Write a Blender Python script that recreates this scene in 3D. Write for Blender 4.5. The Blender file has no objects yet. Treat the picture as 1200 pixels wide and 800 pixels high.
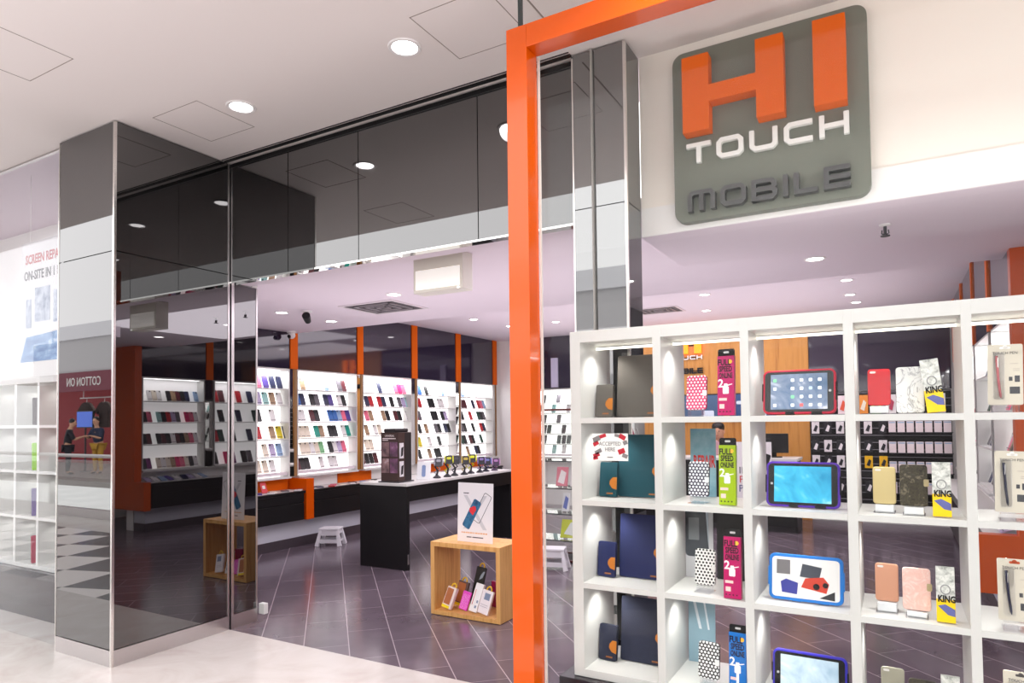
import bpy, bmesh, math, random
from mathutils import Vector, Matrix
random.seed(7)
S = bpy.context.scene
C = S.collection
PI = math.pi
# ------------------------------------------------------------------ camera
F_PX, YAW, PITCH, ROLL, CY, HC = 782.22, 0.518287, 0.030978, -0.0115856, 468.35, 1.5
cam = bpy.data.objects.new('camera', bpy.data.cameras.new('camera')); C.objects.link(cam)
cam.data.sensor_width = 36; cam.data.lens = F_PX / 1200 * 36
cam.data.shift_y = (CY - 400) / 1200
cam.data.clip_start = .02; cam.data.clip_end = 200
_f = Vector((-math.sin(YAW) * math.cos(PITCH), math.cos(YAW) * math.cos(PITCH), math.sin(PITCH)))
_r = Vector((math.cos(YAW), math.sin(YAW), 0)); _u = _r.cross(_f)
_r2 = math.cos(ROLL) * _r + math.sin(ROLL) * _u; _u2 = -math.sin(ROLL) * _r + math.cos(ROLL) * _u
M3 = Matrix((_r2, _u2, -_f)).transposed()
cam.matrix_world = Matrix.Translation((0, 0, HC)) @ M3.to_4x4()
S.camera = cam
# ------------------------------------------------------------------ world, exposure
W = bpy.data.worlds.new('world'); S.world = W; W.use_nodes = True
bg = W.node_tree.nodes['Background']; bg.inputs[0].default_value = (1, .985, .99, 1); bg.inputs[1].default_value = 3.1
S.view_settings.view_transform = 'Standard'; S.view_settings.look = 'None'
S.view_settings.exposure = 0.0; S.view_settings.gamma = 1; S.view_settings.use_curve_mapping = False
S.cycles.use_denoising = True; S.cycles.transparent_max_bounces = 32; S.cycles.max_bounces = 9
S.cycles.diffuse_bounces = 4; S.cycles.glossy_bounces = 5; S.cycles.sample_clamp_indirect = 6
S.cycles.caustics_reflective = False; S.cycles.caustics_refractive = False

def lamp(name, kind, loc, energy, size=.2, col=(1, 1, 1), rot=(0, 0, 0), parent=None, sy=None, spot=None, blend=.6):
    d = bpy.data.lights.new(name, kind); d.energy = energy; d.color = col
    if kind == 'AREA':
        d.size = size
        if sy: d.shape = 'RECTANGLE'; d.size_y = sy
        else: d.shape = 'DISK'
    else: d.shadow_soft_size = size
    if spot: d.spot_size = spot; d.spot_blend = blend
    o = bpy.data.objects.new(name, d); C.objects.link(o); o.location = loc; o.rotation_euler = rot; o.parent = parent
    return o
SHOP = (1, .93, 1.0)
# added fill: unseen area lamps that widen the spill of the downlights
lamp('shop_fill_front', 'AREA', (-2.6, 4.75, 2.58), 34, 3.0, SHOP, sy=1.6)
lamp('shop_fill_middle', 'AREA', (-3.2, 7.4, 2.95), 60, 3.6, SHOP, sy=2.4)
lamp('shop_fill_back', 'AREA', (-2.2, 9.6, 2.95), 30, 3.6, SHOP, sy=1.6)
# added fill: unseen upward area lamps that brighten the ceilings
UP = (PI, 0, 0)
lamp('shop_ceiling_fill_front', 'AREA', (-2.7, 4.7, 1.55), 26, 4.4, (1, .945, .985), rot=UP, sy=1.8)
lamp('shop_ceiling_fill_back', 'AREA', (-2.8, 8.3, 1.7), 62, 5.2, (1, .945, .985), rot=UP, sy=4)
lamp('soffit_fill', 'AREA', (.25, 2.95, 1.93), 6, 1.9, (1, .97, .95), rot=UP, sy=.2)  # added upward fill for soffit and sign wall, no real fitting
lamp('concourse_ceiling_fill', 'AREA', (-2.5, .2, 2.2), 27, 7.0, (1, .95, .95), rot=(PI - .5, 0, 0), sy=1.2)  # added fill in mid-air, stands in for bounce from the atrium

# ------------------------------------------------------------------ materials
def lin(c):
    return tuple((x / 255 / 12.92 if x / 255 <= .04045 else ((x / 255 + .055) / 1.055) ** 2.4) for x in c) + (1,)
_mats = {}
def mat(name, rgb, rough=.5, metal=0, ior=1.45, emit=0, coat=0, spec=.5, emit_rgb=None):
    if name in _mats: return _mats[name]
    m = bpy.data.materials.new(name); m.use_nodes = True
    b = m.node_tree.nodes['Principled BSDF']; i = b.inputs
    i['Base Color'].default_value = lin(rgb); i['Roughness'].default_value = rough; i['Metallic'].default_value = metal
    i['IOR'].default_value = ior; i['Coat Weight'].default_value = coat; i['Coat Roughness'].default_value = .04
    i['Specular IOR Level'].default_value = spec
    if emit: i['Emission Color'].default_value = lin(emit_rgb or rgb); i['Emission Strength'].default_value = emit
    _mats[name] = m; return m
class NT:
    def __init__(s, m): s.t = m.node_tree; s.b = s.t.nodes['Principled BSDF']
    def n(s, typ, **k):
        x = s.t.nodes.new(typ)
        for a, v in k.items():
            if a == 'i':
                for q, w in v.items(): x.inputs[q].default_value = w
            else: setattr(x, a, v)
        return x
    def l(s, a, ao, b, bi): s.t.links.new(a.outputs[ao], b.inputs[bi])
    def ramp(s, src, out, stops):
        r = s.n('ShaderNodeValToRGB'); e = r.color_ramp.elements
        while len(e) < len(stops): e.new(.5)
        for q, (p, c) in zip(e, stops): q.position = p; q.color = c if len(c) == 4 else lin(c)
        s.l(src, out, r, 0); return r
    def coord(s, scale=(1, 1, 1), rot=(0, 0, 0), loc=(0, 0, 0), out='Object'):
        t = s.n('ShaderNodeTexCoord'); m = s.n('ShaderNodeMapping'); m.inputs['Scale'].default_value = scale
        m.inputs['Rotation'].default_value = rot; m.inputs['Location'].default_value = loc
        s.l(t, out, m, 'Vector'); return m
    def bump(s, src, out, strength=.2, dist=.002):
        b = s.n('ShaderNodeBump', i={'Strength': strength, 'Distance': dist}); s.l(src, out, b, 'Height'); s.l(b, 0, s.b, 'Normal')

def noise_mat(name, stops, scale, rough=.5, stretch=(1, 1, 1), detail=6, bump=0, coat=0, distortion=0, nrough=.6, ior=1.45):
    if name in _mats: return _mats[name]
    m = mat(name, (128, 128, 128), rough, coat=coat, ior=ior); t = NT(m); c = t.coord(stretch)
    n = t.n('ShaderNodeTexNoise', i={'Scale': scale, 'Detail': detail, 'Roughness': nrough, 'Distortion': distortion}); t.l(c, 0, n, 'Vector')
    r = t.ramp(n, 'Fac', stops); t.l(r, 0, t.b, 'Base Color')
    if bump: t.bump(n, 'Fac', bump)
    return m
def dots_mat(name, ground, dot, pitch, radius):
    if name in _mats: return _mats[name]
    m = mat(name, ground, .45); t = NT(m); c = t.coord((1 / pitch, 1, 1 / (pitch * 1.732)))
    sep = t.n('ShaderNodeSeparateXYZ'); t.l(c, 0, sep, 0)
    def mth(op, a, b=None):
        x = t.n('ShaderNodeMath', operation=op)
        for k, v in enumerate((a, b)):
            if v is None: continue
            if isinstance(v, (int, float)): x.inputs[k].default_value = v
            else: t.t.links.new(v, x.inputs[k])
        return x.outputs[0]
    ds = []
    for off in (0, .5):
        fx = mth('SUBTRACT', mth('FRACT', mth('ADD', sep.outputs[0], off + 50)), .5)
        fz = mth('MULTIPLY', mth('SUBTRACT', mth('FRACT', mth('ADD', sep.outputs[2], off + 50)), .5), 1.732)
        ds.append(mth('ADD', mth('MULTIPLY', fx, fx), mth('MULTIPLY', fz, fz)))
    f = mth('LESS_THAN', mth('MINIMUM', ds[0], ds[1]), radius * radius)
    x = t.n('ShaderNodeMix', data_type='RGBA'); x.inputs['A'].default_value = lin(ground); x.inputs['B'].default_value = lin(dot)
    t.t.links.new(f, x.inputs['Factor']); t.l(x, 'Result', t.b, 'Base Color')
    return m
def glass_mat(name, f0, tint=(1, 1, 1), power=5, k=1.0):
    if name in _mats: return _mats[name]
    m = bpy.data.materials.new(name); m.use_nodes = True; t = m.node_tree; t.nodes.clear()
    def N(k): return t.nodes.new(k)
    g = N('ShaderNodeNewGeometry'); d = N('ShaderNodeVectorMath'); d.operation = 'DOT_PRODUCT'
    t.links.new(g.outputs['Normal'], d.inputs[0]); t.links.new(g.outputs['Incoming'], d.inputs[1])
    def mth(op, a, b=None):
        x = N('ShaderNodeMath'); x.operation = op
        for k, v in enumerate((a, b)):
            if v is None: continue
            if isinstance(v, (int, float)): x.inputs[k].default_value = v
            else: t.links.new(v, x.inputs[k])
        return x.outputs[0]
    f = mth('ADD', mth('MULTIPLY', mth('POWER', mth('SUBTRACT', 1.0, mth('ABSOLUTE', d.outputs['Value'])), power), (1 - f0) * k), f0)
    tr = N('ShaderNodeBsdfTransparent'); tr.inputs[0].default_value = tint + (1,)
    gl = N('ShaderNodeBsdfGlossy'); gl.inputs['Roughness'].default_value = 0; gl.inputs[0].default_value = (1, 1, 1, 1)
    mx = N('ShaderNodeMixShader'); t.links.new(f, mx.inputs[0]); t.links.new(tr.outputs[0], mx.inputs[1]); t.links.new(gl.outputs[0], mx.inputs[2])
    o = N('ShaderNodeOutputMaterial'); t.links.new(mx.outputs[0], o.inputs[0]); _mats[name] = m; return m

white = mat('white_laminate', (212, 211, 208), .35)
ceil_m = mat('ceiling_paint', (232, 224, 222), .9, spec=.1)
ceil_shop = mat('shop_ceiling_paint', (226, 214, 224), .9, spec=.1)
cream = mat('cream_paint', (244, 237, 228), .85, spec=.1)
white_p = mat('white_paint', (242, 240, 238), .8, spec=.1)
orange = mat('orange_gloss', (210, 82, 0), .22, coat=.25)
orange_flat = mat('orange_panel', (220, 96, 0), .6, spec=.2)
black_glass = mat('black_glass', (14, 12, 13), .015, ior=2.4)
tint_glass = mat('tinted_mirror_glass', (14, 13, 14), .012, ior=2.5)
tint_side = mat('tinted_side_glass', (14, 12, 13), .012, ior=2.35)
grey_mirror = mat('grey_mirror_glass', (26, 28, 27), .012, ior=3.1)
mirror = mat('mirror', (215, 215, 212), .01, metal=1)
dark_gloss = mat('dark_gloss_panel', (44, 37, 55), .05, ior=1.75)
steel = mat('brushed_steel', (205, 200, 200), .28, metal=1)
chrome = mat('bright_edge_metal', (235, 232, 228), .2, metal=1)
black = mat('black_laminate', (14, 13, 15), .35)
black_m = mat('black_matt', (16, 15, 16), .7)
dgrey = mat('dark_grey', (52, 50, 54), .5)
plinth_m = mat('dark_plinth', (38, 34, 40), .25)
acrylic = glass_mat('clear_acrylic', .05, (.97, .97, .98))
pane_right = glass_mat('window_glass_right', .006, (.97, .975, .97))
pane_left = glass_mat('window_glass_left', .008, (.97, .975, .98), k=.8)
case_glass = glass_mat('case_glass', .05, (.96, .97, .96))
timber = noise_mat('timber_veneer', [(.3, (176, 114, 46)), (.5, (204, 144, 70)), (.72, (188, 126, 56))], 3, .4, (6, 6, .35), distortion=.6)
beech = noise_mat('beech_veneer', [(.3, (196, 138, 72)), (.55, (224, 172, 106)), (.75, (208, 152, 86))], 4, .4, (7, 7, .5), distortion=.5)
marble = noise_mat('marble_floor', [(.3, (184, 173, 167)), (.5, (194, 186, 181)), (.7, (201, 195, 191))], 2.4, .22, detail=9, distortion=1.2)
led = mat('led_strip', (255, 250, 235), .5, emit=2.6)
lit = mat('downlight_lens', (255, 250, 250), .5, emit=14)
backlit = mat('backlit_panel', (250, 248, 248), .6, emit=1.45)
sign_green = mat('sign_panel_green_grey', (112, 116, 105), .5)
letter_white = mat('letter_white', (232, 232, 228), .4)
letter_dark = mat('letter_dark_grey', (74, 74, 74), .35)
def tiles():
    m = mat('dark_floor_tile', (70, 62, 70), .17, ior=1.6); t = NT(m); c = t.coord((1, 1, 1), (0, 0, PI / 4), (0, -.12, 0))
    # long joints run at 45 degrees to the shopfront, 0.293 m apart
    b = t.n('ShaderNodeTexBrick', i={'Color1': lin((96, 84, 94)), 'Color2': lin((104, 92, 102)), 'Mortar': lin((150, 138, 146)), 'Scale': 1, 'Mortar Size': .0028, 'Brick Width': .586, 'Row Height': .293, 'Mortar Smooth': 0, 'Bias': 0})
    b.offset = .5
    t.l(c, 0, b, 'Vector')
    n = t.n('ShaderNodeTexNoise', i={'Scale': 3, 'Detail': 5}); t.l(c, 0, n, 'Vector')
    r = t.ramp(n, 'Fac', [(.3, (.8, .8, .8, 1)), (.7, (1.1, 1.1, 1.1, 1))])
    x = t.n('ShaderNodeMix', data_type='RGBA', blend_type='MULTIPLY'); x.inputs['Factor'].default_value = 1
    t.l(b, 'Color', x, 'A'); t.l(r, 0, x, 'B')
    sp = t.n('ShaderNodeSeparateXYZ'); t.l(c, 0, sp, 0)
    d = t.n('ShaderNodeMath', operation='DIVIDE', i={1: .293}); t.l(sp, 1, d, 0)
    f = t.n('ShaderNodeMath', operation='FRACT'); t.l(d, 0, f, 0)
    g = t.n('ShaderNodeMath', operation='LESS_THAN', i={1: .014}); t.l(f, 0, g, 0)
    y = t.n('ShaderNodeMix', data_type='RGBA'); y.inputs['B'].default_value = lin((176, 162, 168)); t.l(g, 0, y, 'Factor'); t.l(x, 'Result', y, 'A'); t.l(y, 'Result', t.b, 'Base Color'); return m
dark_tile = tiles()
def checker():
    m = mat('checker_floor', (128, 128, 128), .2); t = NT(m); c = t.coord((1, 1, 1), (0, 0, .3))
    k = t.n('ShaderNodeTexChecker', i={'Color1': lin((20, 20, 24)), 'Color2': lin((232, 226, 222)), 'Scale': 1.6}); t.l(c, 0, k, 'Vector')
    t.l(k, 0, t.b, 'Base Color'); return m

# ------------------------------------------------------------------ mesh helpers
class B:
    """a bmesh collecting boxes, prisms, tubes; st = index of the material for what is added next"""
    def __init__(s): s.b = bmesh.new(); s.st = 0
    def _fin(s, n0, M=None):
        s.b.verts.ensure_lookup_table()
        if M is not None:
            for v in s.b.verts[n0:]: v.co = M @ v.co
    def _mi(s, f0):
        s.b.faces.ensure_lookup_table()
        for f in s.b.faces[f0:]: f.material_index = s.st
    def box(s, x0, x1, y0, y1, z0, z1, bev=0, M=None, seg=2):
        f0 = len(s.b.faces); tmp = bmesh.new(); bmesh.ops.create_cube(tmp, size=1)
        for v in tmp.verts: v.co = Vector(((x0 + x1) / 2 + v.co.x * (x1 - x0), (y0 + y1) / 2 + v.co.y * (y1 - y0), (z0 + z1) / 2 + v.co.z * (z1 - z0)))
        if bev: bmesh.ops.bevel(tmp, geom=tmp.edges[:], offset=bev, segments=seg, affect='EDGES', profile=.5)
        s._merge(tmp, M); s._mi(f0); return s
    def _merge(s, tmp, M=None):
        vm = {}
        for v in tmp.verts: vm[v] = s.b.verts.new(M @ v.co if M is not None else v.co)
        for f in tmp.faces:
            try: s.b.faces.new([vm[v] for v in f.verts])
            except ValueError: pass
        tmp.free()
    def prism(s, pts, y0, y1, M=None, bev=0):
        """outline pts in (x, z), extruded in y"""
        f0 = len(s.b.faces); tmp = bmesh.new()
        a = [tmp.verts.new((x, y0, z)) for x, z in pts]; c = [tmp.verts.new((x, y1, z)) for x, z in pts]
        tmp.faces.new(a); tmp.faces.new(c[::-1]); n = len(pts)
        for i in range(n): tmp.faces.new([a[i], c[i], c[(i + 1) % n], a[(i + 1) % n]])
        bmesh.ops.recalc_face_normals(tmp, faces=tmp.faces[:])
        if bev:
            e = [q for q in tmp.edges if abs(q.verts[0].co.y - q.verts[1].co.y) < 1e-6]
            bmesh.ops.bevel(tmp, geom=e, offset=bev, segments=2, affect='EDGES', profile=.5)
        s._merge(tmp, M); s._mi(f0); return s
    def rr(s, w, h, r, y0, y1, x=0, z=0, M=None, bev=0, seg=5):
        """rounded rectangle centred on x, standing on z"""
        pts = []
        for cx, cz, a in ((x + w / 2 - r, z + h - r, 0), (x - w / 2 + r, z + h - r, 90), (x - w / 2 + r, z + r, 180), (x + w / 2 - r, z + r, 270)):
            for k in range(seg + 1):
                t = math.radians(a + 90 * k / seg); pts.append((cx + r * math.cos(t), cz + r * math.sin(t)))
        return s.prism(pts, y0, y1, M, bev)
    def tube(s, pts, r, n=10, cap=True, M=None, radii=None):
        f0 = len(s.b.faces); pts = [Vector(p) for p in pts]; rings = []
        for i, p in enumerate(pts):
            d = (pts[min(i + 1, len(pts) - 1)] - pts[max(i - 1, 0)]).normalized()
            a = d.orthogonal().normalized() if i == 0 else (rings_a - d * rings_a.dot(d)).normalized()
            rings_a = a; c = d.cross(a); rad = radii[i] if radii else r; ring = []
            for k in range(n):
                t = 2 * PI * k / n; co = p + (a * math.cos(t) + c * math.sin(t)) * rad
                ring.append(s.b.verts.new(M @ co if M is not None else co))
            rings.append(ring)
        for q, w in zip(rings, rings[1:]):
            for k in range(n): s.b.faces.new([q[k], q[(k + 1) % n], w[(k + 1) % n], w[k]])
        if cap: s.b.faces.new(rings[0][::-1]); s.b.faces.new(rings[-1])
        s._mi(f0); return s
    def lathe(s, prof, n=24, M=None):
        """profile (r, z) round the z axis"""
        f0 = len(s.b.faces); rings = []
        for r, z in prof:
            rings.append([s.b.verts.new((M @ Vector((r * math.cos(2 * PI * k / n), r * math.sin(2 * PI * k / n), z))) if M is not None else (r * math.cos(2 * PI * k / n), r * math.sin(2 * PI * k / n), z)) for k in range(n)])
        for q, w in zip(rings, rings[1:]):
            for k in range(n): s.b.faces.new([q[k], q[(k + 1) % n], w[(k + 1) % n], w[k]])
        s.b.faces.new(rings[0][::-1]); s.b.faces.new(rings[-1]); s._mi(f0); return s
def obj(name, b, m, parent=None, loc=(0, 0, 0), rot=(0, 0, 0), smooth=False):
    me = bpy.data.meshes.new(name)
    bmesh.ops.recalc_face_normals(b.b, faces=b.b.faces[:]); b.b.to_mesh(me); b.b.free()
    for q in (m if isinstance(m, (list, tuple)) else [m]): me.materials.append(q)
    if smooth:
        for p in me.polygons: p.use_smooth = True
    o = bpy.data.objects.new(name, me); C.objects.link(o); o.location = loc; o.rotation_euler = rot; o.parent = parent
    return o
def tag(o, label=None, cat=None, group=None, kind=None):
    if label: o['label'] = label
    if cat: o['category'] = cat
    if group: o['group'] = group
    if kind: o['kind'] = kind
    return o
def thing(name, label, cat, loc=(0, 0, 0), rz=0, group=None, rot=None):
    o = bpy.data.objects.new(name, None); C.objects.link(o); o.location = loc; o.rotation_euler = rot or (0, 0, rz)
    o.empty_display_size = .1
    return tag(o, label, cat, group)
def struct(name, b, m, label=None, cat=None, parent=None):
    o = obj(name, b, m, parent)
    if parent is None: tag(o, label, cat, kind='structure')
    return o
def sempty(name, label=None, cat=None, loc=(0, 0, 0)):
    o = bpy.data.objects.new(name, None); C.objects.link(o); o.location = loc
    return tag(o, label, cat, kind='structure')
def copy_tree(o, parent=None):
    c = o.copy(); C.objects.link(c)
    if parent: c.parent = parent
    for ch in list(o.children): copy_tree(ch, c)
    return c
_txt = {}
def text(name, s, size, m, parent, loc, rot=(PI / 2, 0, 0), extrude=.001, align='CENTER', sx=1, bold=0):
    key = (s, size, extrude, align, m.name, bold)
    if key not in _txt:
        cu = bpy.data.curves.new('txt', 'FONT'); cu.body = s; cu.size = size; cu.extrude = extrude; cu.align_x = align; cu.resolution_u = 2; cu.offset = bold * size
        tmp = bpy.data.objects.new('txt', cu); C.objects.link(tmp); bpy.context.view_layer.update()
        me = bpy.data.meshes.new_from_object(tmp.evaluated_get(bpy.context.evaluated_depsgraph_get()))
        bpy.data.objects.remove(tmp); bpy.data.curves.remove(cu); me.materials.clear(); me.materials.append(m); _txt[key] = me
    o = bpy.data.objects.new(name, _txt[key]); C.objects.link(o); o.parent = parent; o.location = loc; o.rotation_euler = rot; o.scale = (sx, 1, 1)
    return o
GLYPH = {
 'T': (1.2, [[(0, 1), (1.2, 1)], [(.6, 1), (.6, 0)]]), 'O': (1.3, [[(.18, 0), (1.12, 0), (1.3, .18), (1.3, .82), (1.12, 1), (.18, 1), (0, .82), (0, .18), (.18, 0)]]),
 'U': (1.3, [[(0, 1), (0, .18), (.18, 0), (1.12, 0), (1.3, .18), (1.3, 1)]]), 'C': (1.25, [[(1.25, 1), (.18, 1), (0, .82), (0, .18), (.18, 0), (1.25, 0)]]),
 'H': (1.25, [[(0, 0), (0, 1)], [(1.25, 0), (1.25, 1)], [(0, .5), (1.25, .5)]]),
 'M': (1.5, [[(0, 0), (0, .82), (.18, 1), (1.32, 1), (1.5, .82), (1.5, 0)], [(.75, 1), (.75, 0)]]),
 'B': (1.25, [[(0, 0), (0, 1)], [(0, 1), (1.02, 1), (1.2, .84), (1.2, .64), (1.05, .5), (0, .5)], [(1.05, .5), (1.25, .36), (1.25, .16), (1.07, 0), (0, 0)]]),
 'I': (0, [[(0, 0), (0, 1)]]), 'L': (1.05, [[(0, 1), (0, 0), (1.05, 0)]]), 'E': (1.15, [[(1.15, 1), (0, 1), (0, 0), (1.15, 0)], [(0, .5), (1.15, .5)]])}
def strokes(word, x0, x1, z0, z1, t, y0, y1, m, parent, name='letter'):
    """wide technical lettering: each letter a mesh of mitred bars"""
    h = z1 - z0 - t; ws = [GLYPH[c][0] for c in word]; n = len(word)
    gap = .62; tot = sum(ws) + gap * (n - 1); k = (x1 - x0 - t) / tot; x = x0 + t / 2
    for c, w in zip(word, ws):
        b = B()
        for pi, poly in enumerate(GLYPH[c][1]):
            P = [Vector((x + ax * k, z0 + t / 2 + az * h)) for ax, az in poly]; closed = poly[0] == poly[-1]
            D = [(q - p).normalized() for p, q in zip(P, P[1:])]; off = []
            for i, p in enumerate(P):
                if closed: d0, d1 = D[(i - 1) % len(D)], D[i % len(D)]
                else: d0, d1 = D[max(i - 1, 0)], D[min(i, len(D) - 1)]
                n0, n1 = Vector((-d0.y, d0.x)), Vector((-d1.y, d1.x)); mm = (n0 + n1).normalized(); off.append(mm * (t / 2 / max(mm.dot(n1), .4)))
            if not closed: P[0] = P[0] - D[0] * t / 2; P[-1] = P[-1] + D[-1] * t / 2
            for i in range(len(D)):
                b.prism([tuple(P[i] + off[i]), tuple(P[i + 1] + off[i + 1]), tuple(P[i + 1] - off[i + 1]), tuple(P[i] - off[i])], y0 + .0012 * pi, y1)
        obj(name, b, m, parent); x += (w + gap) * k
ORD = ['first', 'second', 'third', 'fourth', 'fifth', 'sixth', 'seventh', 'eighth', 'ninth', 'tenth', 'eleventh', 'twelfth', 'thirteenth', 'fourteenth']

# ================================================================== SETTING
struct('floor_mall', B().box(-24, 6, 1.5, 3.242, -.12, 0), marble, 'pale marble concourse floor in front of the shop', 'floor')
struct('floor_concourse', B().box(-24, 6, -.55, 1.5, -.12, 0), checker(), 'black and white checkered concourse floor', 'floor')
struct('floor_edge', B().box(-24, 6, -1.6, -.55, -.12, 0), marble, 'pale marble strip along the balustrade', 'floor')
struct('floor_shop', B().box(-7.2, 2.6, 3.242, 11, -.12, 0), dark_tile, 'dark purple-grey diagonal tiles inside the shop', 'floor')
struct('floor_window', B().box(-10, -6.0, 3.242, 3.6, -.12, 0), dark_tile)
CM = 3.44
struct('ceiling_mall', B().box(-24, 6, 1.3, 3.9, CM, CM + .25), ceil_m, 'pale plaster ceiling over the shopfront', 'ceiling')
b = B()
b.box(-7.2, -1.45, 3.42, 5.80, 2.61, 2.73); b.box(-1.45, 2.6, 3.56, 5.80, 2.61, 2.73); struct('ceiling_shop', b, ceil_shop, 'low pale ceiling at the front of the shop', 'ceiling')
struct('ceiling_shop_high', B().box(-7.2, 2.6, 5.84, 11, 2.985, 3.1), ceil_shop, 'higher pale ceiling at the back of the shop', 'ceiling')
struct('ceiling_step', B().box(-7.2, 2.6, 5.80, 5.84, 2.61, 3.1), ceil_shop)
struct('ceiling_soffit', B().box(-1.14, 2.6, 3.421, 4.22, 2.465, 2.615), ceil_shop, 'dropped soffit behind the sign wall', 'ceiling')
b = B().box(-1.14, 2.6, 3.42, 3.55, 2.616, CM); struct('wall_front', b, cream, 'cream wall carrying the big shop sign', 'wall')
struct('trim_1', B().box(-1.138, 2.6, 3.412, 3.42, 2.467, 2.617), white_p, 'white band along the bottom of the cream sign wall', 'trim')
struct('wall_left', B().box(-6.78, -6.62, 3.5, 11, 0, 3.1), white_p, 'white left side wall of the shop', 'wall')
struct('wall_right', B().box(.92, 1.08, 5.6, 11, 0, 3.1), white_p, 'right side wall of the shop', 'wall')
struct('wall_right_front', B().box(2.5, 2.62, 3.2, 11, 0, 3.5), white_p)
struct('wall_back', B().box(-6.78, 2.6, 10.72, 10.86, 0, 3.1), white_p, 'white back wall of the shop', 'wall')
struct('wall_front_left', B().box(-6.78, -4.26, 3.36, 3.5, 0, 3.44), white_p)
struct('wall_window_left', B().box(-12, -6.78, 3.36, 3.5, 0, 3.44), white_p)
struct('wall_window_side', B().box(-9.2, -9.1, 2.5, 3.36, 0, 3.44), white_p)

# tinted-glass clad column left of the entrance
col = sempty('column', 'tall column clad in dark tinted mirror glass left of the entrance', 'column')
X0, X1, Y0, Y1 = -4.898, -4.245, 2.394, 3.242
struct('column_core', B().box(X0 + .02, X1 - .02, Y0 + .02, Y1 + .1, 0, CM), black, parent=col)
for z0, z1 in ((.105, 2.60), (2.606, 3.43)):
    struct('glass_panel', B().box(X0 + .004, X1 - .012, Y0, Y0 + .012, z0, z1), tint_glass, parent=col)
    struct('glass_panel', B().box(X1 - .012, X1, Y0 + .012, Y1 - .01, z0, z1), tint_side if z0 < 1 else black_glass, parent=col)
struct('kickplate', B().box(X0 + .004, X1 - .006, Y0 - .003, Y0 + .012, 0, .1), steel, parent=col)
struct('kickplate', B().box(X1 - .012, X1 + .003, Y0, Y1 - .01, 0, .1), steel, parent=col)
struct('edge_trim', B().box(X1 - .012, X1 + .004, Y0 - .004, Y0 + .012, 0, CM - .01), chrome, parent=col)
struct('edge_trim', B().box(X0 - .004, X0 + .004, Y0 - .004, Y0 + .012, 0, CM - .01), chrome, parent=col)
struct('edge_trim', B().box(X1 - .02, X1 + .004, Y1 - .018, Y1 - .004, 0, CM - .01), steel, parent=col)
# jamb beyond the column, in the line of the sliding door
jamb = sempty('door_1', 'narrow dark glass door jamb behind the left column', 'door')
struct('glass_panel', B().box(X1 - .012, X1, 3.275, 3.475, .105, 2.54), tint_side, parent=jamb)
struct('glass_panel', B().box(X1 - .012, X1, 3.275, 3.44, 2.546, 3.43), black_glass, parent=jamb)
struct('kickplate', B().box(X1 - .012, X1 + .003, 3.275, 3.475, 0, .1), steel, parent=jamb)
struct('edge_trim', B().box(X1 - .02, X1 + .006, 3.252, 3.275, 0, CM - .01), steel, parent=jamb)
struct('edge_trim', B().box(X1 - .02, X1 + .004, 3.475, 3.487, 0, 2.54), steel, parent=jamb)
struct('door_stop', B().box(X1 - .0, X1 + .06, 3.50, 3.54, .05, .13, .004), white, parent=jamb)
# black glass bulkhead above the entrance
bh = sempty('wall_bulkhead', 'black glass bulkhead above the open entrance', 'bulkhead')
xs = [-4.17, -3.68, -2.95, -2.10, -1.44]
xs = [-4.235, -3.63, -2.98, -2.06, -1.44]
for a, c in zip(xs, xs[1:]):
    struct('glass_panel', B().box(a + .003, c - .003, 3.242, 3.256, 2.55, 3.40), black_glass, parent=bh)
struct('backing', B().box(-4.24, -1.44, 3.258, 3.42, 2.55, CM), black, parent=bh)
struct('bottom_trim', B().box(-4.24, -1.44, 3.238, 3.30, 2.538, 2.55), mirror, parent=bh)
struct('bottom_board', B().box(-4.24, -1.44, 3.30, 3.42, 2.545, 2.61), ceil_shop, parent=bh)
struct('head_channel', B().box(-4.24, -1.44, 3.236, 3.258, 3.40, 3.425), black, parent=bh)
struct('trim_2', B().box(-4.24, -1.44, 3.185, 3.205, CM - .012, CM + .01), black, 'dark sliding door track in the ceiling', 'track')
struct('trim_3', B().box(-4.24, -1.44, 3.165, 3.172, CM - .005, CM + .01), dgrey)
# mirrored column by the window
c2 = sempty('column.001', 'slim mirror clad column behind the shop window', 'column')
X0, X1, Y0, Y1 = -1.436, -1.14, 3.2, 3.41
struct('column_core', B().box(X0 + .015, X1 - .015, Y0 + .015, Y1 - .01, 0, CM), black, parent=c2)
for z0, z1 in ((.1, 2.60), (2.605, 3.43)):
    struct('glass_panel', B().box(X0 + .004, X1 - .012, Y0, Y0 + .012, z0, z1), grey_mirror, parent=c2)
    struct('glass_panel', B().box(X1 - .012, X1, Y0 + .012, Y1, z0, z1), grey_mirror, parent=c2)
struct('edge_trim', B().box(X1 - .012, X1 + .002, Y0 - .003, Y0 + .012, 0, CM - .01), chrome, parent=c2)
struct('edge_trim', B().box(X0 - .002, X0 + .006, Y0 - .003, Y0 + .012, 0, CM - .01), chrome, parent=c2)
# ceiling access hatches: thin shadow joints
def hatch(n, x0, x1, y0, y1):
    b = B(); w = .004; z0, z1 = CM - .0015, CM + .002
    b.box(x0, x1, y0, y0 + w, z0, z1); b.box(x0, x1, y1 - w, y1, z0, z1); b.box(x0, x0 + w, y0, y1, z0, z1); b.box(x1 - w, x1, y0, y1, z0, z1)
    struct('trim_%d' % n, b, mat('joint_shadow', (150, 138, 132), .9), 'hairline joint of a square access hatch in the ceiling', 'trim')
hatch(4, -1.97, -1.54, 2.5, 2.93); hatch(5, -4.02, -3.58, 2.5, 2.92); hatch(6, -4.17, -3.72, 1.4, 1.88)
struct('trim_7', B().box(-1.42, -1.412, 1.4, 3.1, CM - .002, CM + .002), mat('joint_shadow', (150, 138, 132), .9))

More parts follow.
